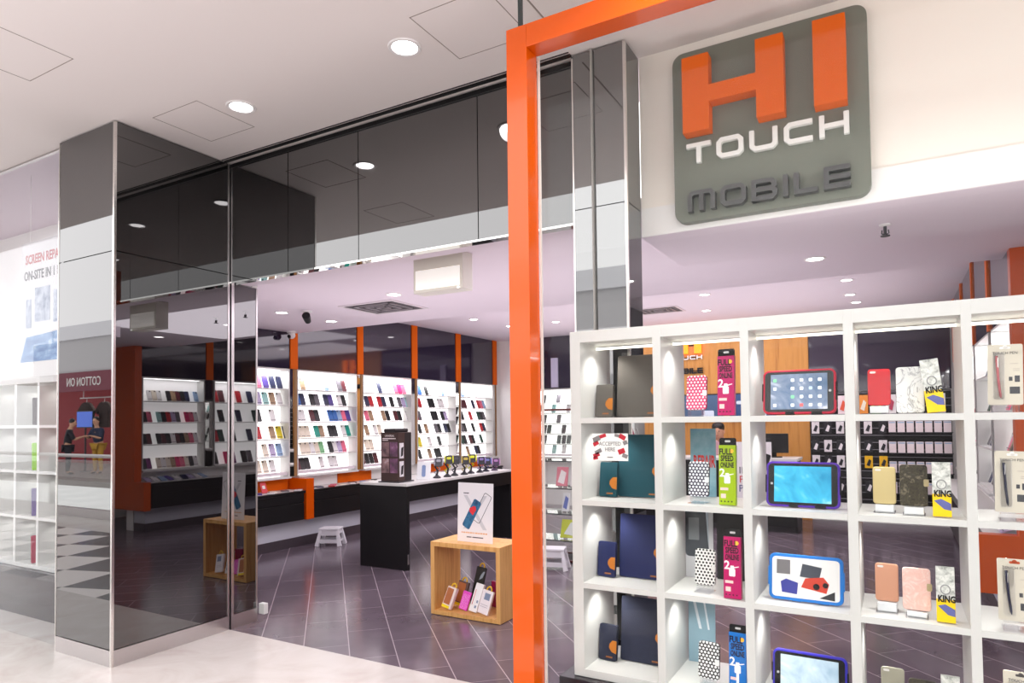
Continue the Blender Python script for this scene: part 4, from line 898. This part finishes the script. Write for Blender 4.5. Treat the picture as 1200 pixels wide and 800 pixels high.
for lb, x, y, w_, h_, t_, c1, c2, ry, lean, nm, hook in PKT:
    r = thing('hanging_packet' if hook else 'flat_packet', lb, 'phone packet', (-2.855 + x, 4.245 + y, t + .002 + math.sin(abs(ry)) * w_ / 2), rot=(-lean, ry, -.1))
    obj('box', B().box(-w_ / 2, w_ / 2, -t_, 0, 0, h_, .003), mat('wc_' + nm + str(int(x * 1000)), c1 if nm != 'white' or x > 0 else (232, 214, 208), .35), r)
    if x < -.1:
        obj('window_picture', B().box(-w_ / 2 + .006, w_ / 2 - .022, -t_ - .001, -t_, .03, h_ - .012), mat('wc_tan', (176, 104, 62), .4), r); obj('yellow_band', B().box(-w_ / 2, w_ / 2 - .016, -t_ - .0015, -t_, .001, .022), mat('wc_y', (246, 214, 30), .4), r)
    elif nm == 'dark':
        obj('window_picture', B().box(-.03, .03, -t_ - .001, -t_, h_ - .09, h_ - .03), mat('wc_dk', (24, 20, 22), .3), r); obj('print_panel', B().box(-.04, .04, -t_ - .001, -t_, .03, .095), mat('wc_pink', (206, 150, 150), .4), r)
    elif x > .1 and hook:
        obj('window_picture', B().box(-.02, .03, -t_ - .001, -t_, h_ - .07, h_ - .02), mat('wc_gb', (124, 136, 164), .3), r); obj('print_lines', B().box(-.04, .03, -t_ - .001, -t_, .05, .053).box(-.04, .03, -t_ - .001, -t_, .065, .068), mat('wc_gr', (170, 160, 170), .5), r)
    elif nm == 'pink':
        obj('sparkle_print', B().box(-.033, .033, -t_ - .001, -t_, .006, h_ - .02), noise_mat('sparkle', [(.4, (214, 50, 176)), (.55, (240, 120, 214)), (.68, (255, 210, 244))], 160, .3), r)
    elif nm == 'black':
        obj('bottle_picture', B().prism([(.0, h_ - .10), (.03, h_ - .08), (.044, h_ - .03), (.03, h_ - .03), (.01, h_ - .06)], -t_ - .001, -t_), mat('wc_sh', (160, 172, 184), .2), r)
    elif nm == 'white':
        obj('red_stripe', B().box(-.024, -.019, -t_ - .001, -t_, .05, h_ - .05), mat('wc_rs', (206, 90, 90), .4), r); obj('small_picture', B().box(.006, .022, -t_ - .001, -t_, .03, .05).box(.012, .026, -t_ - .001, -t_, .07, .09), mat('wc_gb', (124, 136, 164), .3), r)
    if hook: obj('hook', B().tube([(.022 * math.cos(a), -t_ / 2, h_ + .0 + .030 * math.sin(a)) for a in [PI * i / 12 for i in range(13)]], .006, 8), HK, r, smooth=True)

# ================================================================== CEILING FIXTURES
def downlight(x, y, z, label, e=10, group='shop downlights', r=.062, tiltx=0, col=SHOP):
    t = thing('downlight', label, 'ceiling light', (x, y, z), group=group)
    obj('trim_ring', B().lathe([(r * .86, -.001), (r * .92, -.006), (r * 1.12, -.006), (r * 1.18, -.0005)], 28), mat('ring_white', (236, 232, 232), .4), t, smooth=False)
    obj('lens', B().lathe([(r * .86, -.002), (r * .5, -.004), (.002, -.004)], 28), lit, t)
    lamp('downlight_lamp', 'SPOT', (0, 0, -.02), e, r, col, parent=t, spot=math.radians(140), blend=.9)
    return t
downlight(-2.15, 2.69, CM, 'round recessed ceiling light near the orange frame', 60, 'concourse ceiling lights', .075, col=(1, .95, .95))
downlight(-3.42, 2.69, CM, 'round recessed ceiling light near the dark left column', 60, 'concourse ceiling lights', .075, col=(1, .95, .95))
downlight(-.6, 2.05, CM, 'added recessed ceiling light above the big sign, out of the frame top', 80, 'concourse ceiling lights', .075, col=(1, .95, .95))  # unseen downlight, added to brighten the sign wall
LOW = [(-5.30, 4.65, 'left wall bay nearest the entrance'), (-5.32, 5.35, 'camera dome on the low ceiling'), (-3.75, 4.52, 'white emergency light box'), (-2.05, 4.9, 'orange frame, behind it'), (-.448, 5.10, 'dropped soffit at right'), (-2.9, 5.5, 'ceiling step in the middle')]
for x, y, w in LOW: downlight(x, y, 2.61, 'small downlight in the low shop ceiling by the ' + w, 14)
HIGH = [(-5.29, 8.17, 'third left wall bay'), (-5.2, 9.07, 'fourth left wall bay'), (-4.40, 9.08, 'back wall bay'), (-5.25, 6.5, 'second left wall bay'), (-1.93, 8.08, 'timber wall, nearer'), (-.402, 8.08, 'slat wall, nearest of three'), (-.419, 9.07, 'slat wall, middle of three'), (-.38, 9.72, 'slat wall, closest to it'), (-2.2, 9.3, 'timber wall, farther'), (-3.4, 7.2, 'phone holder counter')]
for x, y, w in HIGH: downlight(x, y, 2.985, 'small downlight in the high shop ceiling toward the ' + w, 18)
def spot_fit(x, y, z, label, a):
    t = thing('gimbal_spotlight', label, 'ceiling light', (x, y, z))
    obj('ceiling_plate', B().lathe([(.05, -.001), (.05, -.012), (.02, -.014)], 20), mat('ring_white', (236, 232, 232), .4), t)
    obj('bracket', B().tube([(0, 0, -.012), (0, 0, -.05)], .008, 8), dgrey, t)
    M = Matrix.Translation((0, 0, -.075)) @ Matrix.Rotation(a, 4, 'Z') @ Matrix.Rotation(1.1, 4, 'X')
    h = obj('lamp_head', B().lathe([(.03, -.05), (.036, .0), (.04, .05), (.034, .05)], 18, M), black_m, t); obj('lens', B().lathe([(.033, .044), (.002, .045)], 18, M), lit, h)
spot_fit(-5.02, 4.72, 2.61, 'small black swivel spotlight on the low ceiling near the left wall', .6)
spot_fit(-3.05, 6.9, 2.985, 'small swivel spotlight on the high ceiling behind the orange frame', 2.2)
spot_fit(-.35, 6.6, 2.985, 'small swivel spotlight on the high ceiling above the white cabinet', 2.4)
ex = thing('emergency_light_box', 'white emergency light box hanging under the low shop ceiling', 'emergency light', (-2.60, 3.64, 2.609), rz=-.0)
obj('housing', B().box(-.20, .20, -.06, .06, -.245, 0, .004), mat('box_ivory', (222, 216, 206), .4), ex)
obj('diffuser', B().box(-.18, .18, -.064, -.06, -.225, -.095, .003), mat('diffuser_white', (240, 236, 230), .3, emit=.4), ex)
obj('status_light', B().box(.16, .175, -.066, -.06, -.242, -.234), mat('status_white', (255, 255, 255), .3, emit=2), ex)
def sprinkler(x, y, z, label):
    t = thing('sprinkler_head', label, 'sprinkler', (x, y, z), group='ceiling sprinklers')
    obj('escutcheon', B().lathe([(.028, -.001), (.025, -.006), (.010, -.010)], 20), mat('ring_white', (236, 232, 232), .4), t)
    obj('stem', B().tube([(0, 0, -.01), (0, 0, -.05)], .008, 8).tube([(-.014, 0, -.028), (-.016, 0, -.045), (0, 0, -.054)], .003, 6).tube([(.014, 0, -.028), (.016, 0, -.045), (0, 0, -.054)], .003, 6), dgrey, t)
    obj('deflector', B().lathe([(.022, -.056), (.022, -.060), (.004, -.060)], 16), dgrey, t)
sprinkler(-2.936, 4.42, 2.61, 'ceiling sprinkler right of the emergency light box'); sprinkler(-.011, 3.833, 2.465, 'ceiling sprinkler under the dropped soffit below the sign')
sprinkler(-2.38, 4.5, 2.61, 'ceiling sprinkler at the left edge of the orange frame')
def vent(x, y, z, w, d, label):
    t = thing('air_vent', label, 'air vent', (x, y, z), group='ceiling air vents')
    b = B(); a, c, k = w / 2, d / 2, .03
    b.box(-a, a, -c, -c + k, -.008, -.0005); b.box(-a, a, c - k, c, -.008, -.0005); b.box(-a, -a + k, -c + k, c - k, -.008, -.0005); b.box(a - k, a, -c + k, c - k, -.008, -.0005)
    obj('frame', b, mat('vent_white', (214, 204, 210), .5), t)
    b = B()
    for i in range(1, 4):
        s = 1 - i * .26; q = .016
        x0, y0 = (a - k) * s, (c - k) * s
        b.box(-x0, x0, -y0, -y0 + q, -.012, -.004); b.box(-x0, x0, y0 - q, y0, -.012, -.004); b.box(-x0, -x0 + q, -y0, y0, -.012, -.004); b.box(x0 - q, x0, -y0, y0, -.012, -.004)
    obj('louvre', b, mat('vent_grey', (150, 142, 148), .5), t)
    obj('duct', B().box(-a + k, a - k, -c + k, c - k, -.003, -.0008), mat('vent_dark', (84, 78, 82), .8), t)
vent(-4.25, 4.97, 2.61, .66, .56, 'square air vent in the low ceiling left of the emergency box'); vent(-2.75, 8.9, 2.985, .62, .5, 'square air vent in the high ceiling above the timber wall'); vent(-.75, 7.2, 2.985, .62, .25, 'slim air vent in the high ceiling toward the slat wall')
cc = thing('security_camera', 'white dome security camera at the top of the first orange post', 'camera', (-6.28, 5.66, 2.609))
obj('base_ring', B().lathe([(.055, -.001), (.055, -.02), (.045, -.024)], 22), mat('ring_white', (236, 232, 232), .4), cc)
obj('eyeball', B().lathe([(.044 * math.sin(t) + .0005, -.05 - .044 * math.cos(t) * -1) for t in [PI * i / 12 for i in range(13)]], 22), mat('ring_white', (236, 232, 232), .4), cc, smooth=True)
obj('lens', B().lathe([(.024, .036), (.022, .048), (.004, .049)], 18, Matrix.Translation((0, 0, -.055)) @ Matrix.Rotation(1.9, 4, 'X') @ Matrix.Rotation(0, 4, 'Y')), black, cc)

# ================================================================== STOOLS, GLASS CASE
def stool(x, y, rz, label):
    t = thing('step_stool', label, 'stool', (x, y, 0), rz=rz, group='white plastic step stools'); wp = mat('stool_plastic', (226, 224, 230), .4)
    obj('top', B().box(-.125, .125, -.09, .09, .19, .215, .006).box(-.04, .04, -.012, .012, .2152, .216), wp, t)
    for sx in (-1, 1):
        for sy in (-1, 1): obj('leg', B().tube([(sx * .105, sy * .072, .192), (sx * .14, sy * .10, 0)], .016, 4, radii=[.02, .032]), wp, t)
    for s in (-1, 1):
        obj('apron', B().box(-.10, .10, s * .078 - .004, s * .078 + .004, .125, .192), wp, t); obj('rail', B().box(-.125, .125, s * .09 - .004, s * .09 + .004, .035, .08), wp, t)
        obj('apron', B().box(s * .112 - .004, s * .112 + .004, -.07, .07, .145, .192), wp, t); obj('rail', B().box(s * .126 - .004, s * .126 + .004, -.08, .08, .05, .075), wp, t)
stool(-6.04, 6.06, .45, 'small white plastic step stool on the tiles below the left drawers')
stool(-3.02, 6.10, .3, 'small white plastic step stool in front of the glass display case')
gc = thing('glass_display_case', 'glass display case with dark red metal edges in the middle of the shop', 'display case', (-3.27, 6.62, 0))
em = mat('dark_red_metal', (96, 38, 34), .4)
for x in (-.37, .37):
    for y in (-.2, .2): obj('corner_post', B().box(x - .008, x + .008, y - .008, y + .008, 0, 1.62), em, gc)
b = B()
for z in (.02, 1.612):
    for y in (-.2, .2): b.box(-.362, .362, y - .008, y + .008, z - .008, z + .008)
    for x in (-.37, .37): b.box(x - .008, x + .008, -.192, .192, z - .008, z + .008)
obj('frame_rail', b, em, gc)
for z in (.22, .50, .77, 1.06): obj('glass_shelf', B().box(-.36, .36, -.19, .19, z - .004, z + .004), case_glass, gc); obj('shelf_edge', B().box(-.36, .36, -.194, -.19, z - .006, z + .006), mat('glass_edge', (58, 66, 66), .3), gc)
for y in (-.196, .196): obj('glass_side', B().box(-.36, .36, y - .002, y + .002, .03, 1.60), case_glass, gc)
obj('base_box', B().box(-.36, .36, -.19, .19, .0, .012), black_m, gc)
def leaf(name, label, x, y, z, w, h, c1, c2, lean=.5):
    r = thing(name, label, 'box', (x, y, z + .006), rot=(-lean, 0, .1)); obj('box', B().box(-w / 2, w / 2, -.02, 0, 0, h, .002), mat('gc_' + name, c1, .4), r)
    obj('picture', B().prism([(-w * .35, h * .2), (w * .2, h * .1), (w * .35, h * .7), (-w * .1, h * .85)], -.022, -.02), mat('gcp_' + name, c2, .4), r)
leaf('pink_box', 'pink and white boxed pack on the top glass shelf', -.26 - 3.0 + .12, 6.58, .774, .13, .21, (226, 120, 140), (246, 236, 238), .25)
leaf('red_striped_box', 'white pack with a dark red figure on the top glass shelf', -2.97, 6.58, .774, .13, .20, (236, 226, 228), (130, 30, 50), .3)
leaf('white_blue_box', 'narrow white pack with blue print on the middle glass shelf', -3.10, 6.58, .504, .08, .20, (236, 236, 240), (90, 110, 190), .3)
leaf('lime_box', 'lime yellow boxed pack on the lowest glass shelf', -3.02, 6.56, .224, .26, .20, (206, 214, 40), (240, 240, 236), .4)

# ================================================================== PEOPLE (skin-modifier figures)
def skin(name, nodes, edges, m, parent, sub=2):
    me = bpy.data.meshes.new(name); keys = list(nodes)
    me.from_pydata([nodes[k][0] for k in keys], [(keys.index(a), keys.index(c)) for a, c in edges], []); me.materials.append(m)
    o = bpy.data.objects.new(name, me); C.objects.link(o); o.parent = parent
    o.modifiers.new('skin', 'SKIN').use_smooth_shade = True
    for v, k in zip(me.skin_vertices[0].data, keys):
        r = nodes[k][1]; v.radius = r if isinstance(r, tuple) else (r, r); v.use_root = False
    me.skin_vertices[0].data[0].use_root = True
    s = o.modifiers.new('sub', 'SUBSURF'); s.levels = s.render_levels = sub
    return o
skin_m = mat('skin_tone', (206, 156, 128), .5); hair_m = mat('dark_hair', (22, 17, 16), .45)
def person(label, loc, rz, top, trousers, seat=True, bow=.5, hip=.62):
    p = thing('person', label, 'person', loc, rz=rz)
    sh = hip + .50; hd = Vector((0, -.10 - .16 * bow, sh + .185 - .06 * bow)); kn = Vector((.12, -.42, hip - .02)) if seat else Vector((.10, -.03, hip * .52))
    N = {'pel': ((0, 0, hip), (.15, .11)), 'waist': ((0, -.01, hip + .18), (.135, .10)), 'chest': ((0, -.04, hip + .36), (.16, .11)), 'neck0': ((0, -.06, sh + .02), (.07, .07)), 'neck': (tuple(hd * .55 + Vector((0, -.06, sh + .02)) * .45), .05), 'head0': (tuple(hd + Vector((0, .0, -.02))), (.082, .095)), 'head1': (tuple(hd + Vector((0, -.02 * bow, .08))), (.084, .100)), 'crown': (tuple(hd + Vector((0, -.02 * bow, .15))), (.058, .070))}
    E = [('pel', 'waist'), ('waist', 'chest'), ('chest', 'neck0'), ('neck0', 'neck'), ('neck', 'head0'), ('head0', 'head1'), ('head1', 'crown')]
    for s in (-1, 1):
        q = 'LR'[s > 0]
        N['sh' + q] = ((s * .17, -.05, sh - .04), .06); N['el' + q] = ((s * .22, -.16, hip + .20), .042); N['wr' + q] = ((s * .10, -.36, hip + .28), .027); N['pa' + q] = ((s * .07, -.42, hip + .285), (.034, .016))
        E += [('chest', 'sh' + q), ('sh' + q, 'el' + q), ('el' + q, 'wr' + q), ('wr' + q, 'pa' + q)]
        for f in range(4):
            a = 'f%d%s' % (f, q); bx = s * (.045 + .016 * f); L_ = (.07, .078, .074, .06)[f]
            N[a] = ((bx, -.445, hip + .285), .0085); N[a + 'b'] = ((bx - s * .004, -.445 - L_ * .6, hip + .278), .008); N[a + 'c'] = ((bx - s * .006, -.445 - L_, hip + .262), .0065)
            E += [('pa' + q, a), (a, a + 'b'), (a + 'b', a + 'c')]
        N['th' + q] = ((s * .035, -.40, hip + .287), .010); N['th2' + q] = ((s * .012, -.44, hip + .28), .0085); E += [('wr' + q, 'th' + q), ('th' + q, 'th2' + q)]
        N['hip' + q] = ((s * .09, -.01, hip - .04), .088); N['kn' + q] = ((s * kn.x, kn.y, kn.z), .058); N['an' + q] = ((s * .11, (kn.y + .04) if seat else 0, .08), .038); N['to' + q] = ((s * .12, (kn.y if seat else 0) - .16, .035), (.04, .03))
        E += [('pel', 'hip' + q), ('hip' + q, 'kn' + q), ('kn' + q, 'an' + q), ('an' + q, 'to' + q)]
    body = skin('body', N, E, skin_m, p)
    def sub(keys, grow, extra=()):
        return {k: (N[k][0], tuple(v + grow for v in (N[k][1] if isinstance(N[k][1], tuple) else (N[k][1],) * 2))) for k in keys}
    K = ['pel', 'waist', 'chest', 'neck0', 'shL', 'elL', 'shR', 'elR']
    skin('shirt', sub(K, .016), [('pel', 'waist'), ('waist', 'chest'), ('chest', 'neck0'), ('chest', 'shL'), ('shL', 'elL'), ('chest', 'shR'), ('shR', 'elR')], mat('shirt_%s' % (top,), top, .8), p)
    skin('trousers', sub(['pel', 'hipL', 'knL', 'anL', 'hipR', 'knR', 'anR'], .014), [('pel', 'hipL'), ('hipL', 'knL'), ('knL', 'anL'), ('pel', 'hipR'), ('hipR', 'knR'), ('knR', 'anR')], mat('trousers_%s' % (trousers,), trousers, .8), p)
    skin('shoes', {'a': ((.11, N['anR'][0][1], .06), .046), 'b': (N['toR'][0], (.05, .036))}, [('a', 'b')], black_m, p, 1); skin('shoes', {'a': ((-.11, N['anL'][0][1], .06), .046), 'b': (N['toL'][0], (.05, .036))}, [('a', 'b')], black_m, p, 1)
    h = Vector(N['head1'][0])
    fr = -.088 if bow > .5 else -.045
    skin('hair', {'a': (tuple(h + Vector((0, .045, -.07))), (.085, .07)), 'b': (tuple(h + Vector((0, .03, .045))), (.100, .100)), 'c': (tuple(h + Vector((0, fr, .085 if bow < .5 else .035))), (.096, .066))}, [('a', 'b'), ('b', 'c')], hair_m, p)
    fy = h.y - .094; dk = mat('eye_dark', (30, 24, 22), .3)
    for s in (-1, 1):
        obj('eye', B().lathe([(.009, 0), (.007, .004), (.001, .006)], 10, Matrix.Translation((s * .03, fy + .008, h.z - .035)) @ Matrix.Rotation(PI / 2, 4, 'X')), dk, p)
        obj('ear', B().rr(.02, .05, .009, -.01, .01, M=Matrix.Translation((s * .082, h.y + .01, h.z - .07)) @ Matrix.Rotation(PI / 2, 4, 'Z')), skin_m, p)
    obj('nose', B().prism([(-.010, 0), (.010, 0), (.005, .038), (-.005, .038)], -.016, .012, M=Matrix.Translation((0, fy, h.z - .078))), skin_m, p)
    obj('mouth', B().rr(.042, .010, .005, -.003, .006, M=Matrix.Translation((0, fy + .004, h.z - .105))), mat('lip', (170, 96, 90), .5), p)
    return p
person('dark-haired person in a pale pink top seated behind the service counter with head bowed', (-2.24, 10.32, 0), 0, (222, 178, 190), (40, 40, 48), seat=True, bow=1.0, hip=.64)
cs = thing('counter_stool', 'round black stool under the person behind the service counter', 'stool', (-2.24, 10.34, 0))
obj('seat', B().lathe([(.15, .50), (.17, .515), (.17, .535), (.14, .545)], 24), black_m, cs); obj('column', B().tube([(0, 0, .02), (0, 0, .50)], .025, 10), steel, cs); obj('base', B().lathe([(.17, 0), (.16, .015), (.03, .03)], 24), steel, cs)

# ================================================================== FAR SIDE OF THE CONCOURSE (shows only mirrored in the tinted column)
fs = thing('store_fascia', 'burgundy shop fascia with white lettering, mirrored in the left column', 'sign', (-22.1, -6.99, 2.6))
obj('fascia_board', B().box(-2.45, 2.45, .0, .05, 0, .62), mat('burgundy', (112, 30, 52), .5), fs)
text('lettering', 'COTTON ON', .40, letter_white, fs, (-.35, .056, .17), rot=(PI / 2, 0, PI), extrude=.006, sx=.8)
rail = thing('clothes_rail', 'steel rail holding hanging tops inside the opposite store', 'clothes rail', (-22.0, -7.6, 2.42))
obj('rod', B().tube([(-1.9, 0, 0), (1.9, 0, 0)], .02, 8), steel, rail); obj('drop_rod', B().tube([(-1.7, 0, 0), (-1.7, 0, .79)], .015, 8).tube([(1.7, 0, 0), (1.7, 0, .79)], .015, 8), steel, rail)
tee = None
for k in range(4):
    if tee is None:
        tee = thing('dark_tshirt', 'x', 'clothing', (0, 0, 0)); o = tee
        obj('fabric', B().prism([(-.26, -.85), (.26, -.85), (.27, -.28), (.40, -.42), (.50, -.28), (.24, -.04), (.08, 0), (0, -.05), (-.08, 0), (-.24, -.04), (-.50, -.28), (-.40, -.42), (-.27, -.28)], -.05, .05, bev=.02), mat('tee_dark', (62, 50, 48), .9), tee)
        obj('hanger', B().tube([(0, 0, -.02), (0, 0, .09), (.03, 0, .12)], .008, 6), steel, tee)
    else: o = copy_tree(tee)
    o.location = (-23.5 + 1.06 * k, -7.6, 2.28)
    tag(o, 'dark short sleeved top, %s along the rail of the opposite store' % ORD[k], 'clothing', 'tops hanging in the opposite store')
tv = thing('store_screen', 'blue screen standing in the opposite store window', 'screen', (-23.0, -7.3, 0))
obj('pole', B().tube([(0, 0, 0), (0, 0, 1.5)], .03, 8).lathe([(.2, 0), (.18, .02)], 16), dgrey, tv); obj('housing', B().box(-.48, .48, -.03, .03, 1.42, 1.98, .01), black, tv); obj('panel', B().box(-.45, .45, .03, .036, 1.45, 1.95), mat('tv_blue', (70, 110, 220), .3, emit=.8), tv)
person('person in dark clothes with dark hair in front of the opposite store', (-22.1, -6.3, 0), .4, (30, 30, 38), (34, 34, 44), seat=False, bow=.2, hip=.86)
person('shop mannequin-like figure in a navy jacket and mustard trousers', (-21.5, -6.9, 0), PI - .3, (36, 44, 70), (190, 146, 50), seat=False, bow=0, hip=.90)
bl = thing('glass_balustrade', 'glass balustrade with steel handrail along the edge of the concourse', 'balustrade', (-9, -1.3, 0))
obj('handrail', B().tube([(-14.5, 0, 1.0), (14.5, 0, 1.0)], .03, 10), steel, bl); obj('glass_infill', B().box(-14.5, 14.5, -.006, .006, .06, .93), case_glass, bl); obj('base_shoe', B().box(-14.5, 14.5, -.05, .05, 0, .14), steel, bl)
for k in range(12): obj('baluster', B().box(-14.3 + 2.6 * k, -14.24 + 2.6 * k, -.04, .04, .14, .97), dgrey, bl)
